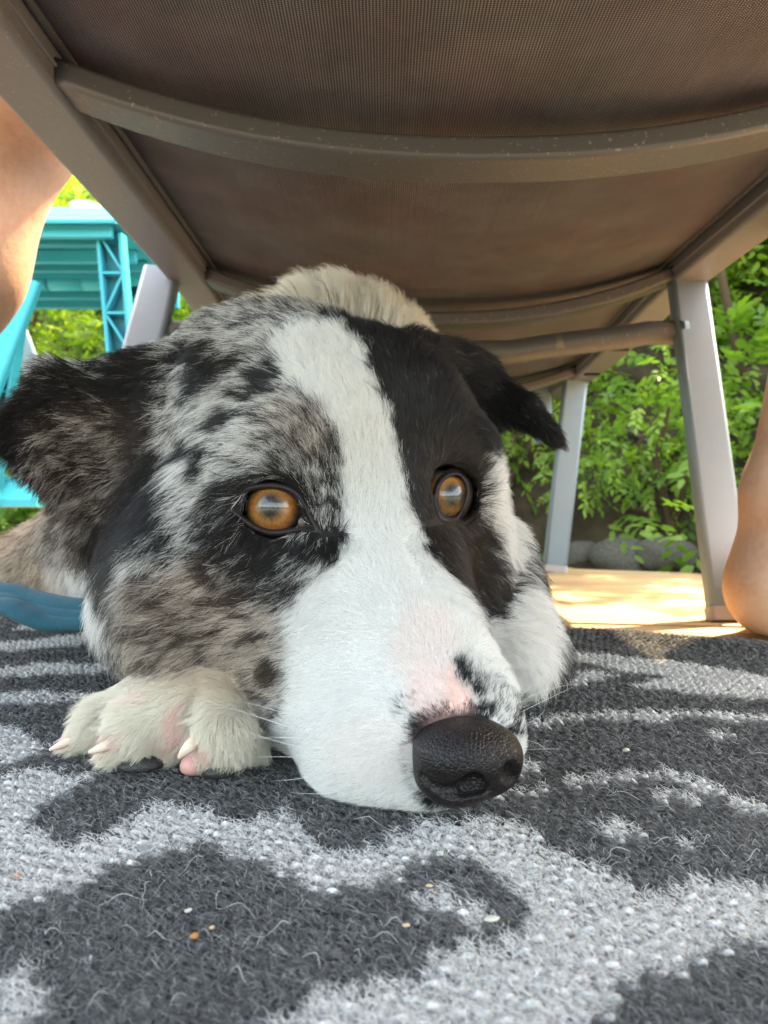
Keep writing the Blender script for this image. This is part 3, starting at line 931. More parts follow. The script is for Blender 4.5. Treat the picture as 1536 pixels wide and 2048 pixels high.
# skull, brow, cheeks
dg.ell(P(622, 915, 0.330), (0.052, 0.052, 0.046), 0.02)
dg.ell(P(545, 795, 0.345), (0.042, 0.042, 0.029), 0.02)
dg.ell(P(700, 810, 0.318), (0.036, 0.034, 0.032), 0.02)
dg.ell(P(700, 930, 0.290), (0.030, 0.030, 0.034), 0.02)
dg.ell(P(800, 900, 0.318), (0.034, 0.034, 0.040), 0.02)
dg.ell(P(560, 930, 0.279), (0.026, 0.022, 0.018), 0.016)       # left brow
dg.ell(P(868, 915, 0.304), (0.022, 0.020, 0.017), 0.014)       # right brow
dg.ell(CL + np.array((0.001, 0.004, 0)), (0.0150, 0.0150, 0.0145), 0.014)
dg.ell(CR + np.array((-0.001, 0.004, 0)), (0.0145, 0.0150, 0.0145), 0.012)
dg.ell(P(455, 1090, 0.292), (0.034, 0.034, 0.036), 0.02)       # left cheek
dg.ell(P(425, 1215, 0.287), (0.034, 0.036, 0.032), 0.02)
dg.ell(P(870, 1080, 0.318), (0.026, 0.034, 0.040), 0.02)       # right cheek
dg.ell(P(905, 1180, 0.318), (0.019, 0.028, 0.032), 0.016)
# muzzle
dg.cone(P(745, 1085, 0.284), P(868, 1400, 0.2365), 0.0315, 0.0205, 0.016)
dg.cone(P(700, 1245, 0.272), P(815, 1448, 0.2360), 0.0325, 0.0240, 0.016)
dg.cone(P(615, 1305, 0.280), P(770, 1490, 0.238), 0.0320, 0.0180, 0.018)
dg.cone(P(735, 1500, 0.236), P(850, 1560, 0.2245), 0.0185, 0.0112, 0.012)
dg.cone(P(830, 1330, 0.262), P(948, 1440, 0.233), 0.022, 0.0125, 0.012)
dg.ell(P(925, 1490, 0.2265), (0.0165, 0.014, 0.0135), 0.010)
# lower jaw and throat
dg.cone(P(640, 1420, 0.30), P(820, 1560, 0.238), 0.028, 0.010, 0.015)
dg.cone(P(520, 1250, 0.33), P(560, 1000, 0.40), 0.045, 0.06, 0.03)
# neck, withers, trunk lying away behind the head
dg.cone(P(600, 880, 0.37), P(655, 825, 0.47), 0.050, 0.066, 0.03)
dg.cone(P(660, 830, 0.47), P(690, 810, 0.55), 0.064, 0.070, 0.03)
dg.cone((-0.025, 0.54, 0.135), (-0.10, 0.78, 0.120), 0.074, 0.082, 0.05)
dg.cone((-0.10, 0.78, 0.130), (-0.20, 0.96, 0.105), 0.085, 0.075, 0.05)
dg.cone((-0.03, 0.46, 0.085), (-0.11, 0.85, 0.075), 0.078, 0.075, 0.05)
dg.ell(P(495, 790, 0.405), (0.047, 0.05, 0.044), 0.03)
# ruff / shoulder at left, haunch and tail
dg.ell(P(320, 1190, 0.345), (0.016, 0.030, 0.030), 0.02)
dg.ell(P(385, 1175, 0.332), (0.034, 0.040, 0.044), 0.025)
dg.cone(P(360, 1110, 0.42), P(160, 1120, 0.66), 0.055, 0.045, 0.04)
dg.ell((-0.305, 0.72, 0.028), (0.072, 0.10, 0.050), 0.03)
dg.cone((-0.31, 0.80, 0.03), (-0.40, 0.66, 0.018), 0.035, 0.02, 0.02)
dg.cone((-0.22, 1.00, 0.06), (-0.36, 1.10, 0.02), 0.028, 0.014, 0.02)
# right shoulder and the folded right foreleg
dg.ell(P(960, 1215, 0.382), (0.030, 0.045, 0.050), 0.02)
dg.ell(P(1015, 1280, 0.330), (0.0155, 0.032, 0.026), 0.010)
dg.cone(P(1000, 1290, 0.345), P(985, 1330, 0.290), 0.024, 0.018, 0.012)
dg.ell(P(925, 1035, 0.352), (0.018, 0.03, 0.034), 0.014)
# left foreleg under the cheek, and the paw
dg.cone(P(430, 1300, 0.345), P(420, 1420, 0.283), 0.026, 0.021, 0.012)
dg.cone(P(430, 1415, 0.275), P(372, 1425, 0.262), 0.0185, 0.0160, 0.010)
dg.cone(P(405, 1402, 0.264), P(300, 1408, 0.268), 0.0125, 0.0105, 0.008)
dg.cone(P(300, 1403, 0.273), P(205, 1448, 0.269), 0.0098, 0.0088, 0.003)
dg.cone(P(205, 1448, 0.269), P(150, 1490, 0.266), 0.0082, 0.0050, 0.004)
dg.cone(P(352, 1405, 0.262), P(272, 1458, 0.2550), 0.0105, 0.0092, 0.003)
dg.cone(P(272, 1458, 0.2550), P(225, 1503, 0.2520), 0.0092, 0.0054, 0.004)
dg.cone(P(432, 1405, 0.256), P(440, 1468, 0.2460), 0.0112, 0.0100, 0.003)
dg.cone(P(440, 1468, 0.2460), P(412, 1502, 0.2440), 0.0096, 0.0058, 0.004)
dg.cone(P(350, 1425, 0.266), P(335, 1505, 0.2565), 0.0080, 0.0062, 0.003)
dg.cone(P(490, 1420, 0.264), P(492, 1495, 0.260), 0.0105, 0.0080, 0.005)
# ears: left one leans out and folds, right one folds forward with its tip hanging
LE = dict(a=P(430, 740, 0.352), b=P(330, 985, 0.345), c=P(95, 745, 0.330), d=P(-35, 875, 0.308), e=P(62, 935, 0.318), f=P(215, 1150, 0.334))
dg.tri(LE['a'], LE['b'], LE['c'], 0.0042, 0.012)
dg.tri(LE['c'], LE['b'], LE['e'], 0.0034, 0.008)
dg.tri(LE['c'], LE['d'], LE['e'], 0.0030, 0.006)
dg.tri(LE['b'], LE['e'], LE['f'], 0.0034, 0.008)
dg.cone(LE['a'], P(270, 745, 0.340), 0.013, 0.007, 0.014)
dg.cone(P(370, 800, 0.350), P(300, 1060, 0.336), 0.016, 0.012, 0.014)
RE = dict(a=P(820, 720, 0.360), b=P(905, 900, 0.366), c=P(965, 740, 0.372), d=P(1060, 810, 0.352), e=P(1112, 880, 0.342))
dg.tri(RE['a'], RE['b'], RE['c'], 0.0050, 0.014)
dg.tri(P(890, 725, 0.366), RE['c'], P(985, 835, 0.362), 0.0040, 0.008)
dg.tri(RE['c'], P(985, 815, 0.362), RE['d'], 0.0036, 0.006)
dg.tri(P(972, 752, 0.370), P(1000, 828, 0.358), P(1105, 872, 0.343), 0.0032, 0.006)
dg.cone(RE['d'], RE['e'], 0.0045, 0.0024, 0.005)
dg.cone(P(1085, 850, 0.346), P(1126, 892, 0.340), 0.0040, 0.0012, 0.004)
dg.cone(P(830, 735, 0.350), P(900, 730, 0.364), 0.016, 0.010, 0.014)
dg.cone(P(935, 770, 0.372), P(945, 900, 0.366), 0.012, 0.010, 0.012)
# eye sockets, nostril bed, mouth line
dg.ell(CL + GZL * 0.004, (EYE_R + 0.0006,) * 3, 0.003, op='cut')
dg.ell(CR + GZR * 0.005, (EYE_R + 0.0020,) * 3, 0.0016, op='cut')
dg.ell(CR - np.array((0.004, 0.006, 0.003)), (EYE_R + 0.0008,) * 3, 0.0016, op='cut')
# creases between the toes
dg.cone(P(322, 1392, 0.2600), P(196, 1482, 0.2535), 0.0020, 0.0032, 0.004, op='cut')
dg.cone(P(396, 1388, 0.2475), P(362, 1505, 0.2400), 0.0024, 0.0042, 0.004, op='cut')
dg.floor(0.0008, 0.006)

GX = axis((-0.46, -0.16, 0.006), (-0.16, -0.115, 0.003), (-0.115, 0.085, 0.0017), (0.085, 0.125, 0.003), (0.125, 0.20, 0.006))
GY = axis((0.19, 0.305, 0.0017), (0.305, 0.40, 0.0026), (0.40, 0.6, 0.006), (0.6, 1.2, 0.011))
GZ = axis((-0.003, 0.13, 0.0017), (0.13, 0.19, 0.0026), (0.19, 0.30, 0.006))
DV, DF = dg.mesh(GX, GY, GZ, 3)
M_coat = new_mat('dog_skin', (0.5, 0.5, 0.5), 0.7, 0.2)
dog = mesh_from('dog', DV, DF, M_coat)
put(dog, 'merle border collie with white blaze and amber eyes resting its chin on the rug', 'dog')
# ---- rays into the place, for setting small parts onto the body's surface
CAMP = np.array((0, 0, CAM_Z))
def ray(px, py):
    return nrm(((px - 768.0) / FPX, 1.0, (1024.0 - py) / FPX))
def hit(sdf, px, py, off=0.0, tmax=0.6, t0=0.15):
    d = ray(px, py); t = t0
    for _ in range(120):
        v = float(sdf((CAMP + d * t)[None])[0]) - off
        if v < 1e-5: break
        t += max(v * 0.7, 2e-5)
        if t > tmax: return None
    return CAMP + d * t
def grad(sdf, p, e=5e-4):
    p = np.atleast_2d(p)
    return np.stack([sdf(p + d) - sdf(p - d) for d in np.eye(3) * e], 1) / (2 * e)

# ---- nose leather
ns = SDF()
ns.ell(P(930, 1490, 0.2090), (0.0146, 0.0150, 0.0074), 0.006)
ns.ell(P(938, 1515, 0.2040), (0.0138, 0.0100, 0.0070), 0.005)
ns.ell(P(945, 1552, 0.2040), (0.0092, 0.0080, 0.0062), 0.005)
ns.ell(P(872, 1545, 0.2075), (0.0062, 0.0090, 0.0064), 0.004)
ns.ell(P(996, 1525, 0.2085), (0.0056, 0.0090, 0.0062), 0.004)
ns.ell(P(908, 1582, 0.2060), (0.0058, 0.0080, 0.0034), 0.004)
_pre = SDF(); _pre.ops = list(ns.ops)
def carve(pts, radii, depth=0.0):
    h = [hit(_pre, *p) for p in pts]
    for i in range(len(h) - 1):
        if h[i] is None or h[i+1] is None: continue
        dd = ray(*pts[i])
        ns.cone(h[i] + dd * depth, h[i+1] + dd * depth, radii[i], radii[i+1], 0.0015, op='cut')
carve([(846, 1552), (868, 1574), (898, 1583), (925, 1578), (948, 1566)], [0.0007, 0.0010, 0.0014, 0.0024, 0.0030], 0.0004)
carve([(930, 1572), (952, 1566)], [0.0026, 0.0032], 0.0040)
carve([(1018, 1545), (1032, 1560), (1036, 1578)], [0.0026, 0.0019, 0.0010], 0.0004)
carve([(985, 1560), (978, 1585), (972, 1606)], [0.0004, 0.0007, 0.0008], 0.0001)
ns.floor(0.0012, 0.003)
nc = P(945, 1515, 0.206)
NV, NF = ns.mesh(axis((nc[0]-0.028, nc[0]+0.028, 0.0007)), axis((0.186, 0.228, 0.0007)), axis((-0.001, 0.044, 0.0007)), 4)
m = new_mat('nose_leather', (0.012, 0.010, 0.011), 0.40, 0.22); n = N(m)
v = n.coord('Object')
vo = n('TexVoronoi'); n.set(vo.inputs['Vector'], v); vo.inputs['Scale'].default_value = 850; vo.feature = 'DISTANCE_TO_EDGE'
h_ = n.ramp(vo.outputs['Distance'], [(0.0, (0, 0, 0)), (0.22, (1, 1, 1))])
n.base(n.mix(n.noise(v, 90, 3), (0.006, 0.005, 0.0055, 1), (0.016, 0.012, 0.012, 1)))
n.inp('Normal', n.bump(n.math('ADD', h_, n.math('MULTIPLY', n.noise(v, 400, 3), 0.8)), 0.42, 0.0005))
n.inp('Roughness', n.math('ADD', n.math('MULTIPLY', n.noise(v, 160, 3), 0.3), 0.24))
nose = mesh_from('nose', NV, NF, m, dog)

# ---- eyes: ball with a deep amber iris under a wet clear surface
def iris_mat(name, warm=0.0):
    m = new_mat(name, rough=0.3, spec=0.5); n = N(m)
    o = n.coord('Object')
    sx = n('SeparateXYZ'); n.set(sx.inputs[0], o)
    # local +Z is the gaze; r is 0 at the pupil's centre and 1 at the rim of the iris
    rr = n.math('SQRT', n.math('ADD', n.math('POWER', sx.outputs[0], 2.0), n.math('POWER', sx.outputs[1], 2.0)))
    r = n.math('DIVIDE', rr, 0.0099)
    at = n.math('ARCTAN2', sx.outputs[1], sx.outputs[0])
    cx = n('CombineXYZ'); n.set(cx.inputs[0], n.math('MULTIPLY', n.math('COSINE', at), 3.2)); n.set(cx.inputs[1], n.math('MULTIPLY', n.math('SINE', at), 3.2)); n.set(cx.inputs[2], n.math('MULTIPLY', r, 0.9))
    fib = n.noise(cx.outputs[0], 5.5, 5, 0.65, 0.4)
    blot = n.noise(cx.outputs[0], 0.75, 3, 0.5)
    rj = n.math('ADD', r, n.math('MULTIPLY', n.math('SUBTRACT', fib, 0.5), 0.10))
    c = n.ramp(rj, [(0.26, (0.0015, 0.0015, 0.002)), (0.31, (0.012, 0.008, 0.005)), (0.42, (0.13, 0.072, 0.028)), (0.60, (0.33, 0.155, 0.046)), (0.80, (0.29, 0.115, 0.030)), (0.90, (0.10, 0.060, 0.034)), (0.965, (0.030, 0.036, 0.042)), (1.0, (0.022, 0.020, 0.022))])
    c = n.mix(n.math('MULTIPLY', n.ramp(fib, [(0.42, (1, 1, 1)), (0.60, (0, 0, 0))]), 0.55), c, n.mix(1.0, c, (0.42, 0.33, 0.25, 1), 'MULTIPLY'))
    c = n.mix(n.math('MULTIPLY', n.ramp(blot, [(0.45, (0, 0, 0)), (0.65, (1, 1, 1))]), 0.5), c, n.mix(1.0, c, (1.25, 0.72, 0.45, 1), 'MULTIPLY'))
    sc = n.ramp(r, [(1.0, (0, 0, 0)), (1.08, (1, 1, 1))])
    n.base(n.mix(sc, c, (0.10, 0.075, 0.062, 1)))
    n.inp('Normal', n.bump(fib, 0.35, 0.0006))
    n.b.inputs['Coat Weight'].default_value = 1.0
    n.b.inputs['Coat Roughness'].default_value = 0.05
    n.b.inputs['Coat IOR'].default_value = 1.48
    return m
def eyeball(c, gz, mat):
    bm = bmesh.new(); bmesh.ops.create_uvsphere(bm, u_segments=64, v_segments=40, radius=EYE_R)
    for v in bm.verts:      # slight corneal bulge
        r = math.hypot(v.co.x, v.co.y) / 0.0095
        if v.co.z > 0 and r < 1: v.co.z += 0.0007 * (1 - r*r) ** 2
    me = bpy.data.meshes.new('eye'); bm.to_mesh(me); bm.free()
    me.polygons.foreach_set('use_smooth', [True]*len(me.polygons)); me.materials.append(mat)
    o = bpy.data.objects.new('eye', me); COL.objects.link(o); o.parent = dog
    o.location = c; o.rotation_euler = Vector(gz).to_track_quat('Z', 'Y').to_euler()
    return o
M_iris = iris_mat('amber_eye')
eyeL = eyeball(CL, GZL, M_iris); eyeR = eyeball(CR, GZR, M_iris)

# ---- eyelids
LID_L = [(470,1014),(481,1002),(494,991),(511,983),(531,979),(552,979),(572,985),(588,997),(599,1014),(609,1036),(624,1058),(606,1056),(591,1052),(577,1055),(562,1058),(541,1059),(524,1054),(508,1046),(494,1034),(481,1024)]
LID_R = [(878,985),(882,970),(888,962),(899,954),(910,952),(920,955),(928,965),(932,978),(931,994),(926,1010),(918,1024),(906,1032),(894,1031),(885,1025),(879,1010),(877,997)]
M_lid = new_mat('eyelid_skin', (0.016, 0.011, 0.012), 0.55, 0.25); n = N(M_lid)
n.base(n.mix(n.noise(n.coord('Object'), 160, 3), (0.008, 0.006, 0.007, 1), (0.022, 0.014, 0.014, 1)))
n.inp('Normal', n.bump(n.noise(n.coord('Object'), 700, 4), 0.35, 0.0005))
def lid(outline, c, sc=(1.0, 1.035, 1.09, 1.20, 1.36)):
    o2 = []
    m_ = len(outline)
    for i in range(m_ * 3):     # smooth the outline
        t = i / 3; k = int(t); f = t - k
        p0, p1, p2, p3 = (np.array(outline[(k + q) % m_], float) for q in (-1, 0, 1, 2))
        o2.append(0.5 * ((2*p1) + (-p0 + p2)*f + (2*p0 - 5*p1 + 4*p2 - p3)*f*f + (-p0 + 3*p1 - 3*p2 + p3)*f**3))
    o2 = np.array(o2); cen = o2.mean(0)
    def ball(r):
        s = SDF(); s.ell(c, (r, r, r)); return s
    both = SDF(); both.ops = list(dg.ops) + [('ell', c, np.array((EYE_R + 0.0012,)*3), None, 0, 0.003, 'add', None)]
    loops = []
    for j, k in enumerate(sc):
        L = []
        for p in o2:
            q = cen + (p - cen) * k + (nrm(p - cen) * 2 * j if j else 0)
            if j == 0: s, off = ball(EYE_R + 0.00025), 0
            elif j == 1: s, off = ball(EYE_R + 0.0021), 0
            elif j == 2: s, off = both, 0.0006
            elif j == 3: s, off = both, 0.0002
            else: s, off = dg, -0.0012
            h = hit(s, q[0], q[1], off, 0.36, 0.2)
            if h is None:
                d = ray(*q); h = CAMP + d * ((c - CAMP) @ d)
                h = c + nrm(h - c) * (EYE_R + 0.0012)
            L.append(h)
        L = np.array(L)
        for _ in range(2): L = L * 0.5 + (np.roll(L, 1, 0) + np.roll(L, -1, 0)) * 0.25
        loops.append(L)
    nL = len(o2)
    V = np.concatenate(loops)
    F = np.array([(j*nL+i, j*nL+(i+1) % nL, (j+1)*nL+(i+1) % nL, (j+1)*nL+i) for j in range(len(sc)-1) for i in range(nL)])
    return mesh_from('eyelid', V, F, M_lid, dog)
lid(LID_L, CL); lid(LID_R, CR)
# flesh in the inner corner of the near eye
tdc = hit(dg, 606, 1047, 0.0, 0.4, 0.2)
s_ = SDF(); s_.ell(tdc + ray(606, 1047) * 0.0011, (0.0019, 0.0013, 0.0026))
tV, tF = s_.mesh(*(axis((tdc[i] - 0.005, tdc[i] + 0.005, 0.0005)) for i in range(3)), 2)
mesh_from('tear_duct', tV, tF, new_mat('eye_corner_flesh', (0.045, 0.022, 0.021), 0.35, 0.5), dog)
# ---- claws and pads of the left paw
M_claw = new_mat('claw_horn', (0.66, 0.54, 0.44), 0.35, 0.5); n = N(M_claw)
n.base(n.mix(n.noise(n.coord('Object'), 220, 3), (0.70, 0.58, 0.46, 1), (0.62, 0.42, 0.35, 1)))
n.inp('Subsurface Weight', 0.3); n.b.inputs['Subsurface Scale'].default_value = 0.002
def claw(pts, r0):
    pts = [np.array(p) for p in pts]
    k = len(pts)
    MB().sweep(pts, circ(r0, 12, r0 * 1.2), scale=[1.0, 0.97, 0.86, 0.66, 0.30], up=(0.1, 0.2, 1)).build('claw', M_claw, dog, smooth=True)
def cl3(a, b, c, r0):
    A, B, C = P(*a), P(*b), P(*c)
    claw([A, A*.55+B*.45, B, B*.5+C*.5, C], r0)
cl3((160, 1474, 0.2640), (124, 1489, 0.2605), (99, 1500, 0.2600), 0.0013)
cl3((242, 1480, 0.2500), (207, 1494, 0.2455), (178, 1505, 0.2455), 0.0015)
cl3((402, 1472, 0.2425), (378, 1493, 0.2362), (358, 1516, 0.2360), 0.0020)
M_pad = new_mat('paw_pad', (0.018, 0.017, 0.018), 0.55, 0.4); n = N(M_pad)
n.base(n.mix(n.noise(n.coord('Object'), 120, 3), (0.012, 0.012, 0.013, 1), (0.035, 0.030, 0.030, 1)))
vo = n('TexVoronoi'); n.set(vo.inputs['Vector'], n.coord('Object')); vo.inputs['Scale'].default_value = 1500
n.inp('Normal', n.bump(vo.outputs['Distance'], 0.5, 0.0005))
M_padp = new_mat('paw_pad_pink', (0.50, 0.24, 0.21), 0.5, 0.4)
def pad(c, r, mat, rot=0.0):
    s = SDF(); ca_, sa_ = math.cos(rot), math.sin(rot)
    s.ell(c, r, rot=[(ca_, 0, sa_), (0, 1, 0), (-sa_, 0, ca_)])
    s.floor(0.0012, 0.003)
    R_ = max(r) + 0.003
    V, F = s.mesh(*(axis((c[i] - R_, c[i] + R_, 0.0009)) for i in range(3)), 3)
    return mesh_from('paw_pad', V, F, mat, dog)
pad(P(281, 1531, 0.2508), (0.0084, 0.0062, 0.0042), M_pad, 0.08)
pad(P(434, 1538, 0.2438), (0.0064, 0.0060, 0.0038), M_pad, -0.1)
pad(P(388, 1530, 0.2440), (0.0046, 0.0044, 0.0038), M_padp, 0.2)
# ================================================================== COAT: colour chart, hair direction, fur
def chart(p):
    """Face chart: where a point of the coat falls in the frontal chart that the markings were measured in."""
    return np.stack([768.0 + p[:, 0] / p[:, 1] * FPX, 1024.0 - (p[:, 2] - CAM_Z) / p[:, 1] * FPX], 1)
CW, CH, CS = 480, 560, 4                 # chart cells of 4 px, offset so that the unseen sides are inside too
OX, OY = -200, 300
gxx, gyy = np.meshgrid(OX + (np.arange(CW) + 0.5) * CS, OY + (np.arange(CH) + 0.5) * CS)
class Chart:
    def __init__(self, val): self.a = np.full((CH, CW), float(val))
    def poly(self, pts, val, fe=2):
        m = blur(in_poly(gxx, gyy, pts).astype(float), fe)
        self.a = self.a * (1 - m) + val * m; return self
    def spot(self, x, y, rx, ry, val, rot=0, fe=1, amt=1.0):
        c, s = math.cos(R(rot)), math.sin(R(rot))
        u = ((gxx - x) * c + (gyy - y) * s) / rx; v = (-(gxx - x) * s + (gyy - y) * c) / ry
        m = np.clip(1.35 - np.sqrt(u*u + v*v), 0, 0.6) / 0.6 * amt
        self.a = self.a * (1 - m) + val * m; return self
    def at(self, q):
        x = np.clip((q[:, 0] - OX) / CS - 0.5, 0, CW - 1.001); y = np.clip((q[:, 1] - OY) / CS - 0.5, 0, CH - 1.001)
        i = x.astype(int); j = y.astype(int); u = x - i; v = y - j
        a = self.a
        return a[j,i]*(1-u)*(1-v) + a[j,i+1]*u*(1-v) + a[j+1,i]*(1-u)*v + a[j+1,i+1]*u*v

# share of pale hairs: 0 black, 1 white
pale = Chart(0.50)
BLACK_R = [(655,645),(700,672),(742,718),(756,790),(778,845),(792,915),(810,975),(828,1034),(848,1075),(868,1122),(912,1160),(940,1205),(950,1245),(985,1235),(1025,1190),(1010,1120),(985,1060),(960,1000),(980,930),(1040,900),(1150,920),(1250,800),(1000,600),(800,600)]
BLAZE = [(548,700),(600,668),(650,655),(700,672),(742,718),(756,790),(778,845),(792,915),(810,975),(828,1034),(848,1075),(868,1122),(912,1160),(940,1205),(965,1262),(1000,1330),(1060,1400),(1100,1500),(1100,1700),(540,1700),(520,1560),(520,1470),(572,1430),(582,1373),(590,1291),(582,1246),(605,1191),(663,1125),(694,1079),(692,1010),(690,930),(676,870),(640,810),(590,760)]
LEAR = [(-200,700),(60,700),(240,690),(330,690),(352,760),(345,830),(330,900),(345,925),(300,1000),(270,1130),(245,1180),(190,1160),(120,1040),(40,980),(-200,1000)]
pale.poly(BLACK_R, 0.015)
pale.poly([(955,1258),(985,1238),(1018,1196),(1062,1170),(1098,1235),(1098,1330),(1050,1400),(1000,1360)], 0.985, 1)   # right foreleg
pale.poly([(975,900),(1010,905),(1040,1000),(1040,1110),(1000,1150),(985,1060),(965,1000)], 0.93, 2)        # ruff at right
pale.poly([(1035,1070),(1150,1070),(1220,1420),(1045,1420),(1085,1350),(1105,1290),(1095,1225),(1060,1150)], 0.20, 2)
pale.poly(LEAR, 0.10, 3)
# left ear: smoky brown lap with a black upper edge
pale.poly([(60,850),(190,800),(330,830),(300,920),(250,1000),(180,1090),(120,1030),(60,960)], 0.35, 3)
pale.poly([(0,700),(240,690),(250,740),(120,780),(0,850)], 0.13, 3)
pale.poly([(-100,840),(30,790),(160,760),(240,790),(120,830),(40,880),(-10,950),(-100,950)], 0.02, 3)
pale.spot(150, 720, 110, 16, 0.33, -4)
# broad black strip in front of the ear and down the side of the head
pale.poly([(235,700),(330,705),(352,760),(330,800),(340,860),(300,890),(355,905),(366,955),(358,1005),(372,1048),(330,1062),(292,1100),(278,1150),(250,1185),(200,1160),(215,1080),(250,980),(280,920),(255,850),(215,780)], 0.03, 2)
# ruff and throat at left
pale.poly([(100,1110),(190,1120),(240,1195),(262,1230),(230,1300),(150,1260),(100,1200)], 0.92, 3)
pale.poly([(140,1250),(240,1240),(265,1200),(285,1330),(215,1345)], 0.60, 3)
pale.poly([(262,1180),(278,1190),(262,1270),(246,1320),(238,1310)], 0.10, 2)  # crease beside the ruff, its shade painted as dark hair
# merle ground, paler and darker passages
pale.poly([(360,690),(470,650),(560,690),(590,760),(640,810),(600,860),(480,880),(400,920),(340,870),(350,760)], 0.52, 4)
pale.poly([(330,800),(470,790),(560,830),(480,905),(420,960),(380,1040),(350,960),(360,900)], 0.75, 4)
pale.poly([(560,800),(640,815),(682,880),(690,940),(640,960),(590,930),(540,900),(520,850)], 0.42, 4)
pale.poly([(285,1080),(420,1050),(430,1100),(400,1150),(500,1210),(590,1210),(575,1300),(560,1420),(500,1430),(440,1340),(250,1330),(262,1180)], 0.52, 4)
pale.poly([(440,1220),(580,1240),(570,1330),(480,1330)], 0.66, 5)
pale.poly([(290,1090),(360,1075),(330,1130),(290,1180)], 0.80, 3)
for a in [(445,735,58,22,-22),(405,705,60,18,-18),(535,768,38,16,32),(560,742,24,12,40),(500,790,30,12,20),(408,778,34,14,-22),(462,838,46,15,-18),(386,882,22,26,20),(428,897,20,12,-20),(450,975,12,30,25),(418,930,14,26,20),
          (340,1080,34,12,-25),(326,1142,22,24,0),(436,1136,26,26,0),(478,1190,38,14,-10),(350,1190,40,10,-20),(420,1260,50,9,-10),(330,1250,50,9,-14),(520,1270,40,8,-5),(545,1340,16,36,12),(500,1230,30,8,0)]:
    pale.spot(*a[:4], 0.06, a[4])
# black goggle below and round the near eye
pale.poly([(415,1010),(470,990),(478,1015),(500,1050),(545,1068),(600,1064),(640,1040),(668,1050),(690,1085),(666,1118),(620,1160),(590,1195),(530,1190),(470,1150),(420,1090)], 0.12, 3)
pale.spot(540, 1105, 80, 38, 0.03, 10)
pale.spot(672, 1095, 22, 48, 0.04, 8)
pale.poly([(455,985),(490,955),(545,942),(600,955),(625,1000),(640,1050),(600,1070),(590,1000),(540,964),(495,976),(470,1010)], 0.06, 2)
pale.poly([(600,950),(650,940),(690,990),(690,1060),(650,1090),(625,1050),(618,1000)], 0.33, 3)
pale.spot(600, 1130, 30, 26, 0.40, 30, amt=0.7)
pale.spot(470, 1120, 40, 10, 0.45, -25, amt=0.7)
pale.spot(640, 1140, 18, 30, 0.65, 30, amt=0.8)
pale.poly(BLAZE, 0.992, 1)
# nose end: stippled black above the leather, dark island beside the bare pink patch
pale.spot(833, 1425, 40, 40, 0.80, 20)
pale.spot(868, 1450, 48, 20, 0.16, -14)
pale.poly([(822,1440),(860,1420),(940,1412),(1000,1418),(1045,1450),(1050,1480),(820,1500)], 0.06, 1)
pale.spot(950, 1430, 75, 22, 0.15, 4)
pale.spot(1010, 1425, 30, 40, 0.45, 30)
pale.poly([(908,1322),(930,1312),(962,1328),(990,1352),(1012,1392),(1025,1430),(985,1415),(955,1398),(925,1372)], 0.60, 1)
pale.spot(926, 1345, 15, 24, 0.10, -25)
pale.spot(958, 1382, 12, 10, 0.25, 0)
pale.spot(880, 1600, 40, 14, 0.25, 25)
pale.spot(825, 1530, 14, 50, 0.55, -10)
# paw is white
pale.poly([(60,1335),(240,1345),(430,1330),(480,1345),(520,1420),(545,1520),(500,1600),(40,1600)], 0.995, 1)
# trunk chart (everything behind the head)
trunk = Chart(0.55)
trunk.poly([(520,500),(960,500),(960,760),(690,720),(620,660),(560,640),(500,600)], 0.97, 3)
trunk.poly([(360,560),(520,560),(620,655),(680,690),(600,720),(360,740)], 0.62, 4)
for a in [(548,629,40,9,10),(480,650,34,12,-15),(600,655,60,14,12),(430,655,26,10,-20),(540,665,40,10,10)]:
    trunk.spot(*a[:4], 0.08, a[4])
trunk.poly([(380,560),(520,560),(470,610),(380,650)], 0.85, 3)
# brown cast and warm cast
brown = Chart(0.12)
brown.poly([(60,850),(190,800),(330,830),(300,920),(250,1000),(180,1130),(120,1090),(60,960)], 0.85, 4)
brown.poly([(560,800),(660,830),(682,900),(640,960),(560,900)], 0.8, 5)
brown.poly([(270,1140),(420,1110),(590,1230),(560,1420),(250,1330)], 1.0, 5)
brown.poly([(840,900),(930,880),(960,1100),(950,1220),(880,1120),(850,1040)], 0.75, 5)
brown.poly([(-200,1000),(140,1000),(140,1240),(-200,1240)], 0.9, 5)
brown.poly(BLAZE, 0.0, 2)
warm = Chart(0.05)
warm.poly([(60,1335),(240,1345),(430,1330),(480,1345),(520,1420),(545,1520),(500,1600),(40,1600)], 0.65, 3)
warm.poly([(560,690),(700,680),(760,800),(790,950),(700,1000),(690,900),(620,780)], 0.25, 6)
pink = Chart(0.0)
pink.poly([(900,1325),(916,1368),(945,1402),(942,1420),(878,1428),(858,1392),(872,1358)], 1.0, 1)
pink.spot(850, 1290, 60, 80, 0.24, 20)
pink.spot(860, 1390, 40, 50, 0.40, 0)
pink.spot(740, 1500, 90, 70, 0.12, 0)
pink.spot(352, 1452, 20, 52, 0.85, 22)
pink.spot(400, 1500, 30, 26, 0.8, 0)
pink.spot(290, 1390, 40, 16, 0.45, -20)
pink.spot(130, 1480, 24, 18, 0.7, 0); pink.spot(225, 1480, 26, 20, 0.7, 0)

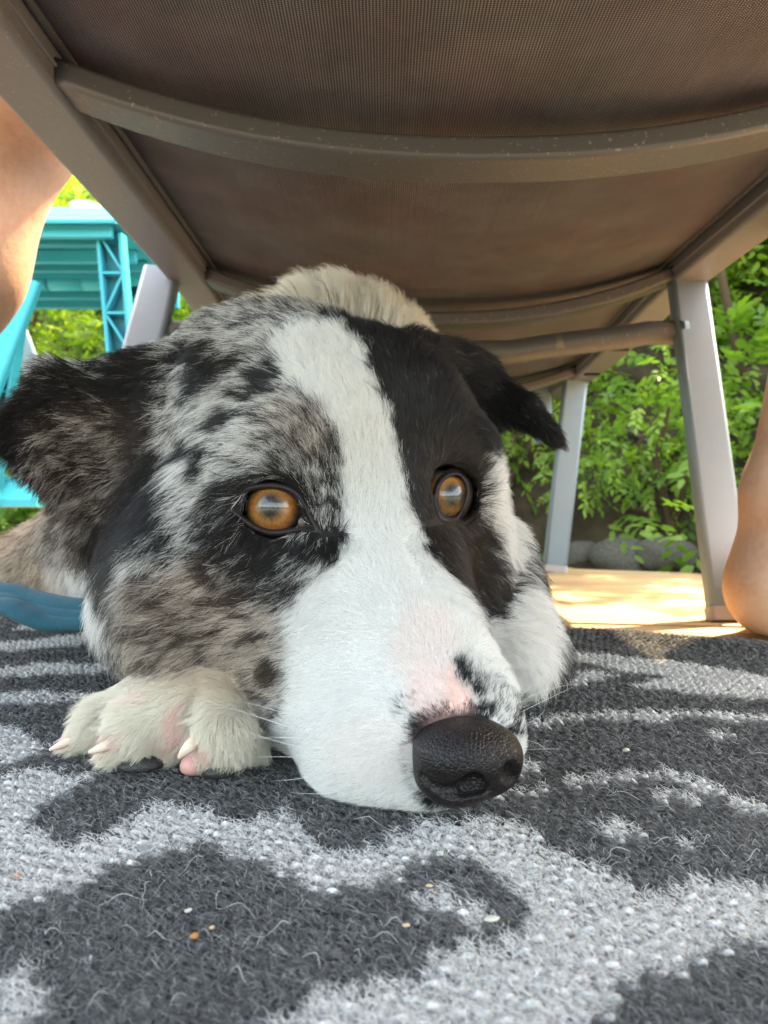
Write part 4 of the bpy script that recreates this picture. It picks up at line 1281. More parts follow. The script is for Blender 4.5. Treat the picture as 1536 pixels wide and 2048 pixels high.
def coat(p, own, clump, rnd2):
    """Colour of the hair rooted at p: own and clump are random numbers in 0..1."""
    q = chart(p)
    far = np.clip((p[:, 1] - 0.395) / 0.02, 0, 1) * (q[:, 1] < 1000) + (p[:, 1] > 0.47)
    far = np.clip(far, 0, 1)
    j1 = fbm(np.concatenate([q / 26.0, p[:, 1:2] * 60], 1), 3, 11) - 0.5
    j2 = fbm(np.concatenate([q / 26.0, p[:, 1:2] * 60], 1), 3, 29) - 0.5
    qj = q + np.stack([j1, j2], 1) * 34
    s = pale.at(qj) * (1 - far) + trunk.at(qj) * far
    nz = fbm(p * np.array((170, 170, 300)), 3, 5)
    s2 = np.clip(s + (nz - 0.5) * 0.95 * 4 * s * (1 - s) + 0.05 * 4 * s * (1 - s), 0, 1)
    pick = 0.42 * clump + 0.58 * own
    pick = np.clip((pick - 0.5) * 1.25 + 0.5, 0, 1)
    s2 = s2 * 1.14 - 0.07
    lit = np.clip((s2 - pick) / 0.15 + 0.5, 0, 1)
    b = brown.at(qj)[:, None]; w_ = (warm.at(qj) * (1 - far) + 0.55 * far)[:, None]; k = pink.at(qj)[:, None] * (1 - far[:, None])
    v = 0.55 + 1.1 * rnd2[:, None] ** 2
    dark = (np.array((0.0085, 0.0085, 0.0098)) * (1 - b) + np.array((0.062, 0.038, 0.026)) * b) * v
    light = np.array((0.785, 0.775, 0.755)) * (1 - w_) + np.array((0.78, 0.70, 0.55)) * w_
    light = light * (1 - 0.34 * b * np.array((0.62, 1.0, 1.25))) * (0.90 + 0.12 * rnd2[:, None])
    light = light * (1 - 0.75 * k) + np.array((0.80, 0.52, 0.47)) * 0.75 * k
    # merle pale hairs are a little greyer than pure white ones
    light = light * (1 - 0.10 * (4 * s * (1 - s))[:, None])
    return dark * (1 - lit[:, None]) + light * lit[:, None], s

# ---- hair growth: px, py, direction in the chart (x right, y down), length mm, lift degrees
GUIDE = [
 (750,1300,-.9,-.15,2.6,14),(640,1320,-1,.10,3.4,14),(600,1420,-1,.15,3.8,14),(680,1500,-1,.35,3.4,14),(760,1580,-.9,.5,3.2,16),(820,1480,-.9,.0,2.4,14),
 (850,1380,-.5,-.85,2.0,14),(930,1420,.1,-1,1.8,18),(840,1440,-.7,-.6,2.2,18),(1000,1400,.6,-.8,2.6,20),(960,1350,.3,-.9,2.8,18),(870,1250,-.25,-.95,2.8,14),(930,1260,.5,-.8,2.8,16),
 (1020,1440,.7,-.5,2.6,20),(870,1610,-.8,.5,2.6,18),(790,1150,-.35,-.95,3.6,14),(720,1150,-.6,-.7,3.8,14),(740,1000,-.12,-1,5.0,14),(700,850,-.28,-.95,7.0,14),(640,740,-.35,-.9,9.0,16),(600,690,-.35,-.9,10,22),
 (460,740,-.95,.22,11,18),(420,820,-.95,.32,11,16),(520,830,-.85,-.10,9,15),(560,760,-.75,-.45,9,15),(620,870,-.45,-.85,7,16),(560,900,-.75,-.5,6.5,15),(660,960,-.10,-1,5.0,16),(660,1040,.10,-.95,4.2,16),
 (490,930,-.95,.28,7.5,14),(430,980,-.85,.5,9,14),(440,1040,-.8,.6,9,15),(540,1100,-.55,.75,6.0,14),(620,1090,-.15,.9,4.5,14),(600,1170,-.6,.7,6,15),(680,1090,.2,.8,4,14),(470,1140,-.9,.45,8,16),(540,1230,-.9,.35,7,15),
 (560,1340,-.95,.25,5.5,16),(480,1380,-1,.25,6.5,18),(430,1240,-.95,.30,10,18),(340,1150,-.85,.35,13,22),(320,1260,-.9,.40,14,22),(260,1300,-.7,.7,13,20),(200,1220,-.6,.8,15,20),(150,1150,-.7,.65,15,20),(250,1150,-.45,.9,16,18),
 (320,1000,-.6,.75,13,16),(300,900,-.75,.5,13,16),(330,760,-.9,.1,11,16),(250,730,-.97,-.05,9,15),(130,740,-.97,.05,8,15),(40,830,-.85,.45,7,13),(20,920,-.6,.8,7,14),(180,860,-.95,.30,8,13),(130,950,-.85,.45,9,14),(220,1000,-.75,.5,10,15),(200,1110,-.5,.85,12,16),(90,970,-.5,.85,7,15),
 (770,780,-.30,-.95,7,14),(810,900,-.32,-.95,6,13),(850,780,.10,-1,8,14),(760,700,-.1,-1,9,18),(860,700,.45,-.7,9,18),(900,850,.30,-.9,6.5,14),(940,930,.55,-.6,7,18),(850,1000,-.28,-.95,4.2,13),(870,1090,-.15,.9,4.0,14),(900,1150,.35,.7,5,16),(945,1060,.7,.35,7,18),(960,1130,.9,.35,9,22),(965,1210,.9,.25,9,22),
 (930,690,.9,.1,7,14),(990,760,.8,.55,6,13),(1060,820,.70,.71,4.5,9),(1105,880,.68,.73,4.5,7),(960,850,.55,.75,12,20),(1000,830,.45,.85,6,14),
 (1000,960,1,-.05,11,28),(1010,1050,.95,.15,12,28),(1010,1120,.9,.3,11,26),(1080,1160,.75,.6,12,24),(1030,1240,.35,.9,13,20),(1060,1320,.45,.85,12,22),(1000,1330,.2,1,9,18),(1110,1300,.7,.7,16,30),
 (680,600,-.15,-1,25,50),(600,590,-.35,-.95,24,50),(520,610,-.5,-.85,18,34),(760,600,.15,-1,24,46),(840,640,.6,-.8,22,40),(880,680,.8,-.5,18,30),(440,640,-.6,-.75,15,30),(560,650,-.45,-.85,14,26),(690,660,.0,-1,18,30),
 (80,1100,-.75,.45,18,24),(20,1150,-.8,.5,18,24),(120,1050,-.8,.1,18,26),
 (300,1390,-.85,.35,9,14),(180,1440,-.85,.5,8,14),(240,1440,-.8,.55,8,14),(380,1390,-.6,.4,8,15),(300,1480,-.55,.8,9,15),(360,1460,-.4,.85,2.5,14),(440,1450,-.1,1,9,14),(480,1480,.1,1,9,15),(410,1500,-.3,.9,3,14),(250,1540,-.4,.9,6,18),(470,1370,-.5,.3,6.5,16),(150,1480,-.75,.5,5,11),(220,1490,-.65,.6,5,11),(330,1500,-.5,.85,7,15),
]
GA = np.array(GUIDE, float)
def growth(p):
    q = chart(p)
    far = (p[:, 1] > 0.41)
    D = np.zeros((len(p), 2)); L = np.zeros(len(p)); A = np.zeros(len(p))
    gfar = np.array([(g[0] < 160 and 1040 < g[1] < 1160) or (g[1] < 690 and g[4] > 13.5 and g[0] > 400) for g in GUIDE])
    for s in range(0, len(p), 40000):
        qq = q[s:s+40000]
        d2 = ((qq[:, None, :] - GA[None, :, :2]) ** 2).sum(-1)
        w_ = 1.0 / (d2 + 900.0) ** 1.7
        w_ = w_ * np.where(far[s:s+40000, None] == gfar[None, :], 1.0, 0.02)
        w_ /= w_.sum(1, keepdims=True)
        D[s:s+40000] = w_ @ GA[:, 2:4]; L[s:s+40000] = w_ @ GA[:, 4]; A[s:s+40000] = w_ @ GA[:, 5]
    return D, L * 0.001, R(1) * A

def fur(V, F, count, name, parent, mat, seed=1, keep=None, width=0.000095):
    rs = np.random.default_rng(seed)
    T = np.concatenate([F[:, [0, 1, 2]], F[:, [0, 2, 3]]])
    a, b, c = V[T[:, 0]], V[T[:, 1]], V[T[:, 2]]
    nr = np.cross(b - a, c - a); ar = np.linalg.norm(nr, axis=1) * 0.5
    nr /= 2 * ar[:, None] + 1e-15
    cen = (a + b + c) / 3
    vd = CAMP - cen; dist = np.linalg.norm(vd, axis=1); vd /= dist[:, None]
    f = (nr * vd).sum(1)
    # hair density by how large the place shows from in front; the turned-away side keeps a thinner coat
    wgt = ar / dist ** 2 * np.where(f > -0.15, 0.35 + np.maximum(f, 0), 0.10)
    wgt *= np.where(cen[:, 1] > 0.6, 0.5, 1.0)
    wgt *= np.where(cen[:, 2] < 0.002, 0.02, 1.0)
    qc = chart(cen)
    wgt *= np.where((qc[:, 0] < -150) | (qc[:, 0] > 1300), 0.3, 1.0)
    t = rs.choice(len(T), count, p=wgt / wgt.sum())
    r1, r2 = np.sqrt(rs.random(count)), rs.random(count)
    root = a[t] * (1 - r1)[:, None] + b[t] * (r1 * (1 - r2))[:, None] + c[t] * (r1 * r2)[:, None]
    if keep is not None:
        k = keep(root); root = root[k]
    n_ = len(root)
    nor = grad(dg, root); nor /= np.linalg.norm(nor, axis=1, keepdims=True) + 1e-9
    D, L, A = growth(root)
    Y = root[:, 1]
    # chart direction to a tangent of the surface
    d3 = np.stack([D[:, 0], np.zeros(n_), -D[:, 1]], 1)
    rayd = root - CAMP; rayd /= np.linalg.norm(rayd, axis=1, keepdims=True)
    tang = d3 - nor * (d3 * nor).sum(1, keepdims=True)
    tl = np.linalg.norm(tang, axis=1, keepdims=True)
    tang = np.where(tl > 0.05, tang / (tl + 1e-9), nrm((0.3, 1, -0.3)))
    bit = np.cross(nor, tang)
    # clumps
    nc_ = max(10, n_ // 9)
    ci = rs.choice(n_, nc_, replace=False)
    kd = kdtree.KDTree(nc_)
    for i, k in enumerate(ci): kd.insert(root[k], i)
    kd.balance()
    near = np.array([kd.find(p)[1] for p in root])
    crnd = rs.random(nc_)
    # large scale wander of the lie
    wv = ((fbm(root * 55, 2, 3) - 0.5) * 0.7 + (fbm(root * 190, 2, 8) - 0.5) * 0.45) * np.clip(L / 0.008, 0.35, 1)
    cw = rs.normal(size=nc_) * 0.10
    th = wv + cw[near] + rs.normal(size=n_) * 0.11
    tang = tang * np.cos(th)[:, None] + bit * np.sin(th)[:, None]
    lf = rs.uniform(0.55, 1.15, n_) * (0.85 + 0.3 * crnd[near])
    Ln = L * lf
    lift0 = A * rs.uniform(0.8, 1.7, n_) + 0.10
    col, s = coat(root, rs.random(n_), crnd[near], rs.random(n_))
    K = 6
    ts = np.linspace(0, 1, K)
    pts = np.zeros((n_, K, 3)); pts[:, 0] = root - nor * 0.0004
    bend = rs.normal(size=n_) * 0.25 + cw[near] * 1.5
    for k in range(1, K):
        u = (k - 0.5) / (K - 1)
        an = lift0 * (1.25 - 1.05 * u)
        ph = bend * u
        tg = tang * np.cos(ph)[:, None] + np.cross(nor, tang) * np.sin(ph)[:, None]
        step = tg * np.cos(an)[:, None] + nor * np.sin(an)[:, None]
        long = np.clip((Ln - 0.010) / 0.02, 0, 1) * u * 0.25
        step[:, 2] -= long
        pts[:, k] = pts[:, k-1] + step * (Ln / (K - 1))[:, None]
    # pull tips towards their clump's leading hair
    lead = ci[near]
    off = pts[lead] - pts[lead][:, :1] - (pts - pts[:, :1])
    tow = (pts[lead] - pts)
    paw_ = ((root[:, 2] < 0.05) & (chart(root)[:, 0] < 520) & (Y < 0.285)).astype(float)
    cl = np.clip((Ln / 0.010), 0.12, 1.0) * (0.5 + 0.35 * paw_)
    pull = (ts ** 1.6)[None, :, None] * cl[:, None, None]
    pts = pts + (tow * 0.75 + off * 0.25) * pull
    # keep clear of the rug
    pts[:, :, 2] = np.maximum(pts[:, :, 2], 0.0008 + 0.001 * rs.random((n_, 1)))
    wd = width * (Y / 0.27) ** 0.75 * (0.75 + 0.5 * rs.random(n_)) * np.clip(0.75 + Ln / 0.03, 0.75, 1.5)
    return hair_object(name, pts, wd, col, mat, parent)

def hair_object(name, pts, wd, col, mat, parent, taper=0.25):
    n_, K = pts.shape[:2]
    hc = bpy.data.hair_curves.new(name)
    hc.add_curves([K] * n_)
    hc.attributes['position'].data.foreach_set('vector', pts.astype(np.float32).ravel())
    rad = hc.attributes.get('radius') or hc.attributes.new('radius', 'FLOAT', 'POINT')
    prof = np.interp(np.linspace(0, 1, K), [0, 0.35, 1], [0.85, 1.0, taper])
    rad.data.foreach_set('value', (0.5 * wd[:, None] * prof[None]).astype(np.float32).ravel())
    ca_ = hc.attributes.new('tint', 'FLOAT_VECTOR', 'CURVE')
    ca_.data.foreach_set('vector', col.astype(np.float32).ravel())
    hc.materials.append(mat)
    o = bpy.data.objects.new(name, hc)
    return link(o, parent)

def hair_mat(name, trans=0.22, rough=0.42, spec=0.36):
    m = new_mat(name, rough=rough, spec=spec); n = N(m)
    at = n('Attribute'); at.attribute_name = 'tint'; at.attribute_type = 'GEOMETRY'
    n.base(at.outputs['Vector'])
    tr = n('BsdfTranslucent'); n.set(tr.inputs[0], at.outputs['Vector'])
    mx = n('MixShader'); mx.inputs[0].default_value = trans
    n.set(mx.inputs[1], n.b.outputs[0]); n.set(mx.inputs[2], tr.outputs[0]); n.set(n.out.inputs[0], mx.outputs[0])
    return m
M_fur = hair_mat('dog_hair')

# skin under the coat takes the coat's mean colour, darkened to imitate hair's shade
sk, _ = coat(DV, np.full(len(DV), .5), np.full(len(DV), .5), np.full(len(DV), .3))
pk = pink.at(chart(DV))[:, None] * (DV[:, 1:2] < 0.4)
sk = sk * 0.62 * (1 - pk * 0.9) + np.array((0.72, 0.42, 0.37)) * pk * 0.9
at_ = dog.data.attributes.new('tint', 'FLOAT_VECTOR', 'POINT'); at_.data.foreach_set('vector', sk.astype(np.float32).ravel())
n = N(M_coat)
a_ = n('Attribute'); a_.attribute_name = 'tint'; a_.attribute_type = 'GEOMETRY'; n.base(a_.outputs['Vector'])
n.inp('Normal', n.bump(n.noise(n.coord('Object'), 900, 3), 0.4, 0.0008))

LIDP = [(np.array(LID_L, float), 1.045), (np.array(LID_R, float), 1.045)]
def keep_fur(p):
    q = chart(p)
    k = np.ones(len(p), bool)
    for o_, s_ in LIDP:
        c = o_.mean(0); k &= ~(in_poly(q[:, 0], q[:, 1], c + (o_ - c) * s_) & (p[:, 1] < 0.33))
    k &= ns(p) > -0.0002
    # bare pink patch behind the nose is all but hairless
    b = pink.at(q) > 0.9
    k &= ~(b & (q[:, 0] > 840) & (rng.random(len(p)) < 0.65))
    return k
FURN = 500000
fur(DV, DF, FURN, 'fur', dog, M_fur, 3, keep_fur)

# whiskers
wl = [((620,1470),(520,1432),(405,1400)),((640,1500),(560,1490),(470,1455)),((610,1440),(540,1415),(470,1400)),((650,1520),(590,1510),(500,1515)),((660,1545),(600,1560),(545,1562)),((700,1580),(640,1592),(585,1585)),((640,1480),(550,1470),(500,1478)),
      ((1030,1400),(1090,1350),(1110,1330)),((1030,1410),(1085,1375),(1150,1368)),((1040,1425),(1090,1400),(1150,1372)),((1045,1450),(1075,1440),(1090,1420)),((1050,1480),(1085,1485),(1095,1505)),((1050,1500),(1090,1497),(1125,1498)),((1000,1340),(1060,1330),(1130,1340))]
wp = []
for a, b, c in wl:
    h = hit(dg, *a)
    Y = h[1] if h is not None else 0.24
    A_, B_, C_ = P(*a, Y), P(*b, Y - 0.010), P(*c, Y - 0.006)
    tt = np.linspace(0, 1, 8)[:, None]
    wp.append((1-tt)**2 * A_ + 2*tt*(1-tt) * B_ + tt**2 * C_)
wp = np.array(wp)
hair_object('whisker', wp, np.full(len(wp), 0.00015), np.full((len(wp), 3), 0.66), M_fur, dog, 0.2)
# ================================================================== RUG, LEASH, SMALL THINGS
RUG_LIGHT = [
 [(-60,1645),(0,1645),(70,1660),(140,1700),(230,1660),(260,1625),(330,1610),(430,1620),(450,1645),(590,1635),(605,1670),(640,1700),(700,1720),(760,1700),(830,1655),(900,1645),(1030,1650),(1080,1690),(1180,1735),(1240,1775),(1310,1790),(1400,1775),(1600,1785),(1600,1870),(1536,1880),(1440,1925),(1350,1960),(1250,2000),(1225,2048),(1200,2300),(500,2300),(560,2048),(650,2010),(760,1985),(830,1960),(880,1930),(1000,1890),(1080,1855),(1085,1835),(1040,1800),(1010,1760),(960,1730),(900,1720),(830,1740),(770,1770),(700,1785),(620,1780),(550,1745),(470,1725),(400,1690),(330,1710),(250,1740),(160,1790),(80,1815),(0,1835),(-60,1840)],
 [(-80,1540),(0,1548),(100,1545),(190,1560),(140,1590),(75,1620),(60,1650),(20,1655),(-80,1650)],
 [(-100,1455),(0,1457),(50,1466),(95,1500),(50,1530),(0,1535),(-100,1530)],
 [(-40,1980),(0,1975),(45,1962),(72,1990),(60,2060),(-60,2200)],
 [(800,1800),(850,1790),(930,1810),(1000,1830),(990,1860),(930,1850),(850,1830)],
 [(1195,1660),(1240,1650),(1280,1675),(1230,1685)], [(1370,1690),(1430,1700),(1440,1715),(1390,1712)],
 [(980,1592),(1042,1581),(1140,1568),(1244,1550),(1331,1550),(1384,1554),(1436,1578),(1536,1616),(1640,1660),(1640,1690),(1536,1644),(1471,1623),(1419,1592),(1384,1578),(1314,1562),(1244,1568),(1157,1578),(1042,1598),(980,1605)],
 [(1272,1589),(1314,1583),(1384,1596),(1454,1618),(1384,1612),(1290,1602)],
 [(1052,1449),(1122,1435),(1244,1425),(1384,1425),(1471,1430),(1640,1438),(1640,1450),(1471,1446),(1384,1439),(1300,1440),(1262,1444),(1200,1440),(1122,1448),(1060,1462)],
 [(1262,1440),(1330,1440),(1330,1448),(1275,1454)],
 [(1100,1309),(1195,1309),(1297,1320),(1384,1330),(1536,1358),(1700,1390),(1700,1440),(1536,1404),(1454,1397),(1384,1393),(1314,1383),(1262,1376),(1297,1365),(1325,1355),(1304,1348),(1241,1348),(1175,1327),(1100,1325)],
 [(1100,1372),(1181,1344),(1241,1351),(1195,1367),(1130,1374)],
 [(1401,1404),(1440,1410),(1415,1413)], [(1419,1464),(1489,1475),(1430,1480)],
 [(980,1550),(1050,1530),(1110,1545),(1040,1562)],
 [(-200,1294),(0,1288),(80,1282),(150,1270),(230,1272),(150,1294),(0,1306),(-200,1312)],
 [(-200,1340),(0,1335),(100,1330),(240,1332),(210,1350),(100,1352),(0,1358),(-200,1362)],
 [(-200,1395),(0,1386),(120,1388),(260,1390),(160,1408),(60,1410),(0,1412),(-200,1418)],
 [(-300,1230),(0,1228),(150,1226),(300,1230),(300,1238),(0,1242),(-300,1244)],
]
RUG_L = [[floor_xy(*q) for q in poly] for poly in RUG_LIGHT]
def rug_pale(x, y, jig=True):
    """1 where the weave is pale grey, 0 where it is charcoal."""
    # the pattern steps from stitch to stitch
    c_, s_ = math.cos(R(-16)), math.sin(R(-16))
    u_ = np.round((x * c_ + (y - 0.25) * s_) / 0.0044) * 0.0044; v_ = np.round((-x * s_ + (y - 0.25) * c_) / 0.0052) * 0.0052
    x, y = u_ * c_ - v_ * s_, u_ * s_ + v_ * c_ + 0.25
    if jig:
        q = np.stack([x*260, y*260, 0*x], 1)
        q2 = np.stack([x*60, y*60, 0*x], 1)
        x = x + (fbm(q, 2, 41) - 0.5) * 0.0050 + (vnoise(q2, 44) - 0.5) * 0.003
        y = y + (fbm(q, 2, 43) - 0.5) * 0.0060
    r = np.zeros(len(x), bool)
    for poly in RUG_L: r |= in_poly(x, y, poly)
    # the same broken zigzag goes on where the photo does not look
    far = (np.abs(x) > 0.56 * y + 0.03) | (y < 0.12) | (y > 0.55)
    u = x * 0.8 + y * 0.6; v = -x * 0.6 + y * 0.8
    zz = np.mod(v * 9 + np.abs(np.mod(u * 5, 2) - 1) * 1.3 + 0.5 * np.sin(u * 23), 1.0) < 0.36
    return np.where(far, zz, r)

def rug_edge(x):
    """Distance of the rug's far hem at x."""
    return 0.572 - 0.66 * (x - 0.139) + 0.006 * np.sin(x * 31) + 0.004 * np.sin(x * 77 + 1) 
def rug_h(x, y):
    """The rug lies in low ripples near its hem."""
    d = rug_edge(x) - y
    return 0.004 * np.exp(-((d - 0.03) / 0.025) ** 2) * (0.5 + 0.5 * np.sin(x * 38 + 0.6)) * (x > 0.1)

M_rug = new_mat('rug_wool', rough=0.95, spec=0.08); n = N(M_rug)
at = n('Attribute'); at.attribute_name = 'tint'; at.attribute_type = 'GEOMETRY'
f1 = n.noise(n.coord('Object'), 900, 3, 0.6)
n.base(n.mix(1.0, at.outputs['Vector'], n.ramp(f1, [(0.3, (0.55, 0.55, 0.55)), (0.7, (1.35, 1.35, 1.35))]), 'MULTIPLY'))
n.inp('Normal', n.bump(f1, 0.8, 0.001))
C_LIGHT, C_DARK = np.array((0.55, 0.535, 0.515)), np.array((0.080, 0.078, 0.077))

# backing sheet with its hem
xs_ = np.concatenate([np.linspace(-1.5, -0.62, 30), np.linspace(-0.6, 0.42, 260), np.linspace(0.44, 0.85, 16)])
vs_ = np.concatenate([np.linspace(0, 0.9, 300), np.linspace(0.92, 1.4, 16)])
V = []; 
for xv in xs_:
    for k, d in enumerate(vs_):
        yv = rug_edge(xv) - d
        V.append((xv, yv, rug_h(np.array(xv), np.array(yv)) - 0.0012 - (0.0035 if k == 0 else 0)))
V = np.array(V); ny2 = len(vs_)
F = np.array([(i*ny2+j, i*ny2+j+1, (i+1)*ny2+j+1, (i+1)*ny2+j) for i in range(len(xs_)-1) for j in range(ny2-1)])
rug = mesh_from('rug', V, F, M_rug)
put(rug, 'flat woven charcoal rug with a broken pale grey zigzag pattern under the dog', 'rug')
pl = rug_pale(V[:, 0], V[:, 1])[:, None]
a_ = rug.data.attributes.new('tint', 'FLOAT_VECTOR', 'POINT')
a_.data.foreach_set('vector', (np.where(pl, C_LIGHT * 0.45, C_DARK * 0.7)).astype(np.float32).ravel())  # backing painted darker, as shade in the gaps between the loops
# edge strip so that the hem has thickness
ev = []
for xv in xs_:
    e = rug_edge(xv); ev += [(xv, e, rug_h(np.array(xv), np.array(e)) - 0.0047), (xv, e, DK + 0.0005)]
hem = mesh_from('hem', np.array(ev), np.array([(2*i, 2*i+2, 2*i+3, 2*i+1) for i in range(len(xs_)-1)]), M_rug, rug)
a_ = hem.data.attributes.new('tint', 'FLOAT_VECTOR', 'POINT'); a_.data.foreach_set('vector', np.tile(C_DARK, (len(ev), 1)).astype(np.float32).ravel())

# yarn loops: rows of little arches, each a bent tube of wool
rs = np.random.default_rng(12)
PU, PV = 0.0044, 0.0052
th = R(-16)
uu, vv_ = np.meshgrid(np.arange(-220, 220), np.arange(-190, 190), indexing='ij')
uu = uu + 0.22 * (vv_ % 2)
x = (uu * PU * math.cos(th) - vv_ * PV * math.sin(th)).ravel(); y = (uu * PU * math.sin(th) + vv_ * PV * math.cos(th)).ravel() + 0.25
x += rs.normal(size=x.shape) * 0.00022; y += rs.normal(size=x.shape) * 0.00028
ok = (y > 0.095) & (y < np.minimum(rug_edge(x) - 0.004, 0.62)) & (np.abs(x) < 0.75 * y + 0.05)
x, y = x[ok], y[ok]; nl = len(x)
pale_l = rug_pale(x, y)
NSG, NCS = 6, 6
tt = np.linspace(0, 1, NSG)
ang = rs.normal(size=nl) * 0.10 + th + 0.25
w_l = PU * rs.uniform(0.98, 1.16, nl); h_l = rs.uniform(0.0024, 0.0032, nl) * np.where(pale_l, 1.0, 0.85); r_l = rs.uniform(0.00056, 0.00074, nl)
cx = np.zeros((nl, NSG, 3))
for k, t in enumerate(tt):
    s = (t - 0.5) * w_l
    lean = math.sin(math.pi * t) * 0.0034
    cx[:, k, 0] = x + np.cos(ang) * s - np.sin(ang) * (-lean)
    cx[:, k, 1] = y + np.sin(ang) * s + np.cos(ang) * (-lean)
    cx[:, k, 2] = h_l * math.sin(math.pi * t) - 0.0012 + rug_h(x, y)
prof_r = np.array([0.9, 1.1, 1.05, 1.05, 1.1, 0.9])
tg = np.stack([np.cos(ang), np.sin(ang), 0*ang], 1)
sd = np.stack([-np.sin(ang), np.cos(ang), 0*ang], 1)
VV = np.zeros((nl, NSG, NCS, 3))
for k in range(NSG):
    for c in range(NCS):
        a = 2 * math.pi * c / NCS
        VV[:, k, c] = cx[:, k] + (r_l * prof_r[k])[:, None] * (sd * math.cos(a) + np.array((0, 0, 1.0)) * math.sin(a))
VV = VV.reshape(-1, 3)
f0 = np.array([(k*NCS+c, k*NCS+(c+1) % NCS, (k+1)*NCS+(c+1) % NCS, (k+1)*NCS+c) for k in range(NSG-1) for c in range(NCS)])
FF = (f0[None] + (np.arange(nl) * NSG * NCS)[:, None, None]).reshape(-1, 4)
loops = mesh_from('yarn_loops', VV, FF, M_rug, rug); loops['kind'] = 'stuff'
tl_ = np.where(pale_l[:, None], C_LIGHT * rs.uniform(0.65, 1.0, (nl, 1)), C_DARK * rs.uniform(0.6, 1.5, (nl, 1)))
a_ = loops.data.attributes.new('tint', 'FLOAT_VECTOR', 'POINT'); a_.data.foreach_set('vector', np.repeat(tl_, NSG*NCS, 0).astype(np.float32).ravel())

# fuzz of loose fibres over the weave
NF_ = 200000
yy = 0.11 * (0.62 / 0.11) ** rs.random(NF_)
xx = (rs.random(NF_) * 2 - 1) * (0.56 * yy + 0.01)
ok = yy < rug_edge(xx) + 0.002
xx, yy = xx[ok], yy[ok]
pf = rug_pale(xx, yy)
ok = ~pf | (rs.random(len(xx)) < 1.0)
xx, yy, pf = xx[ok], yy[ok], pf[ok]; nf = len(xx)
a0 = rs.normal(size=nf) * 0.9 + 2.5
Lf = rs.uniform(0.0013, 0.0036, nf) * np.where(pf, 0.9, 1.0)
K = 4
pts = np.zeros((nf, K, 3)); pts[:, 0, 0] = xx; pts[:, 0, 1] = yy; pts[:, 0, 2] = 0.0 + rug_h(xx, yy) + rs.uniform(-0.0003, 0.0018, nf)
cv = rs.normal(size=nf) * 1.6; el = rs.uniform(0.1, 1.0, nf)
for k in range(1, K):
    a = a0 + cv * (k / K)
    e = el * (1 - 0.75 * k / K)
    pts[:, k] = pts[:, k-1] + np.stack([np.cos(a) * np.cos(e), np.sin(a) * np.cos(e), np.sin(e)], 1) * (Lf / (K-1))[:, None]
lightf = rs.random(nf)
cf = np.where(pf[:, None], C_LIGHT * rs.uniform(0.8, 1.35, (nf, 1)), np.where((lightf < 0.30)[:, None], np.array((0.26, 0.26, 0.255)) * rs.uniform(0.5, 1.4, (nf, 1)), C_DARK * rs.uniform(0.6, 1.9, (nf, 1))))
fb = hair_object('pile_fibres', pts, rs.uniform(0.00007, 0.00013, nf) * (yy / 0.2) ** 0.6, cf, hair_mat('wool_fibre', 0.15, 0.8, 0.1), rug, 0.4)
fb['kind'] = 'stuff'

# shed dog hairs lying on the rug
sh_ = []
seeds = [(200,1830),(330,1900),(580,1870),(440,1800),(720,1890),(760,1860),(1300,1700),(1260,1720),(1520,1720),(545,1640),(1080,1700),(860,1665),(90,1880),(640,1960),(980,1850),(1420,1690),(1180,1580),(300,1760),(500,1990),(1480,1500),(1500,1520),(1350,1640),(410,1700),(240,1990),(700,1640)]
for i, (px, py) in enumerate(seeds):
    X_, Y_ = floor_xy(px, py)
    a = rs.uniform(0, 6.28); L = rs.uniform(0.006, 0.019) * Y_ / 0.18
    p = np.array((X_, Y_, 0.0022)); o_ = [p]
    c_ = rs.normal() * 1.5
    for k in range(9):
        a += c_ / 9 + rs.normal() * 0.35
        p = p + np.array((math.cos(a), math.sin(a), 0)) * L / 9
        o_.append(np.array((p[0], p[1], 0.0022 + 0.0012 * math.sin(k * 0.9 + i))))
    sh_.append(o_)
for k in range(160):
    yv = 0.12 * (0.5 / 0.12) ** rs.random(); xv = (rs.random() * 2 - 1) * 0.55 * yv
    a = rs.uniform(0, 6.28); L = rs.uniform(0.003, 0.009); p = np.array((xv, yv, 0.002)); o_ = [p]; c_ = rs.normal() * 1.8
    for q in range(9):
        a += c_ / 9; p = p + np.array((math.cos(a), math.sin(a), 0)) * L / 9
        o_.append(np.array((p[0], p[1], 0.002 + 0.0008 * math.sin(q + k))))
    sh_.append(o_)
sh_ = np.array(sh_)
hh = hair_object('shed_hair', sh_, np.concatenate([np.full(len(seeds), 0.00011), np.full(160, 0.00008)]), np.full((len(sh_), 3), 0.58), M_fur, None, 0.5)
put(hh, 'stray white dog hairs shed over the rug', 'dog hair', kind='stuff')

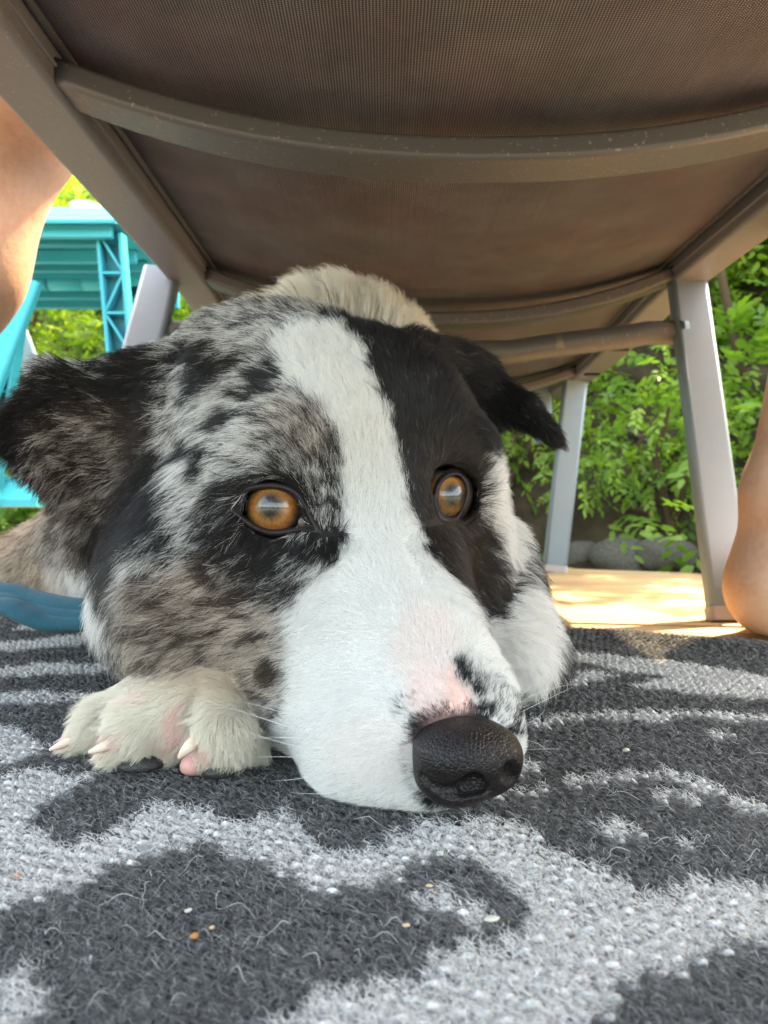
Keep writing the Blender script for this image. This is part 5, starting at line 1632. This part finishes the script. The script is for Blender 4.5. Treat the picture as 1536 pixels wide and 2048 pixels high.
# crumbs of leaf and wood
M_crumb = [new_mat('crumb_tan', (0.45, 0.34, 0.2), 0.9), new_mat('crumb_rust', (0.42, 0.17, 0.05), 0.9), new_mat('crumb_pale', (0.45, 0.42, 0.36), 0.9)]
for px, py, r_, mi, lab in [(388,1893,0.0008,1,'tiny rust coloured crumb on the dark part of the rug'),(376,1841,0.0006,2,'tiny pale yellow crumb above the rust coloured one'),(984,1858,0.0011,2,'small pale wood flake on the rug below the nose'),(424,1876,0.0006,0,'tiny tan crumb right of the rust coloured one'),(36,1770,0.0007,1,'tiny brown crumb on the pale band at the left'),(812,1871,0.0007,0,'small straw chip at the dark edge of the pale band'),(1252,1512,0.0011,2,'pale fleck on the charcoal weave right of the nose'),(858,1790,0.0007,0,'tan crumb on the pale streak below the nose')]:
    X_, Y_ = floor_xy(px, py)
    bm = bmesh.new(); bmesh.ops.create_icosphere(bm, subdivisions=2, radius=r_)
    for v in bm.verts: v.co = Vector((v.co.x * (1.5 if mi == 2 else 1.1), v.co.y, v.co.z * 0.5)) * (0.8 + 0.4 * random.random())
    me = bpy.data.meshes.new('crumb'); bm.to_mesh(me); bm.free(); me.materials.append(M_crumb[mi])
    o = bpy.data.objects.new('crumb', me); o.location = (X_, Y_, 0.0022); o.rotation_euler = (0, 0, random.random() * 6); link(o)
    put(o, lab, 'crumb', 'crumbs on the rug')

# ---- blue fleece leash lying from the dog's throat to the left
M_leash = new_mat('blue_fleece', (0.012, 0.105, 0.20), 0.9, 0.15); n = N(M_leash)
v = n.coord('Object')
n.base(n.mix(n.noise(v, 60, 4), (0.005, 0.050, 0.072, 1), (0.010, 0.084, 0.112, 1)))
n.inp('Normal', n.bump(n.math('ADD', n.noise(v, 120, 4), n.noise(v, 1400, 3)), 0.5, 0.0012))
n.inp('Sheen Weight', 0.12); n.b.inputs['Sheen Roughness'].default_value = 0.5
leash = empty('leash', tuple(P(0, 1215, 0.37)))
put(leash, 'folded teal blue fleece leash running out from the fur of the throat', 'leash')
def strand(pts, prof, name='fold'):
    pts = [np.array(P(*p)) for p in pts]
    out = []
    for i in range(len(pts) - 1):
        for t in np.linspace(0, 1, 7)[:-1]:
            p0 = pts[max(i-1, 0)]; p1 = pts[i]; p2 = pts[i+1]; p3 = pts[min(i+2, len(pts)-1)]
            out.append(0.5 * (2*p1 + (p2-p0)*t + (2*p0-5*p1+4*p2-p3)*t*t + (3*p1-p0-3*p2+p3)*t**3))
    out.append(pts[-1])
    return MB().sweep(out, prof, up=(0, -0.35, 1)).build(name, M_leash, leash, smooth=True)
strand([(-420,1172,.386),(-200,1172,.380),(0,1182,.368),(60,1197,.362),(130,1212,.356),(230,1222,.350)], circ(0.0062, 14, 0.0040))
strand([(-420,1188,.380),(-200,1190,.373),(0,1197,.360),(60,1215,.355),(130,1226,.351),(230,1230,.346)], circ(0.0054, 14, 0.0027))
strand([(-420,1206,.374),(-200,1206,.366),(0,1212,.352),(50,1228,.348),(95,1245,.347),(150,1246,.347),(230,1240,.345)], circ(0.0060, 14, 0.0038))
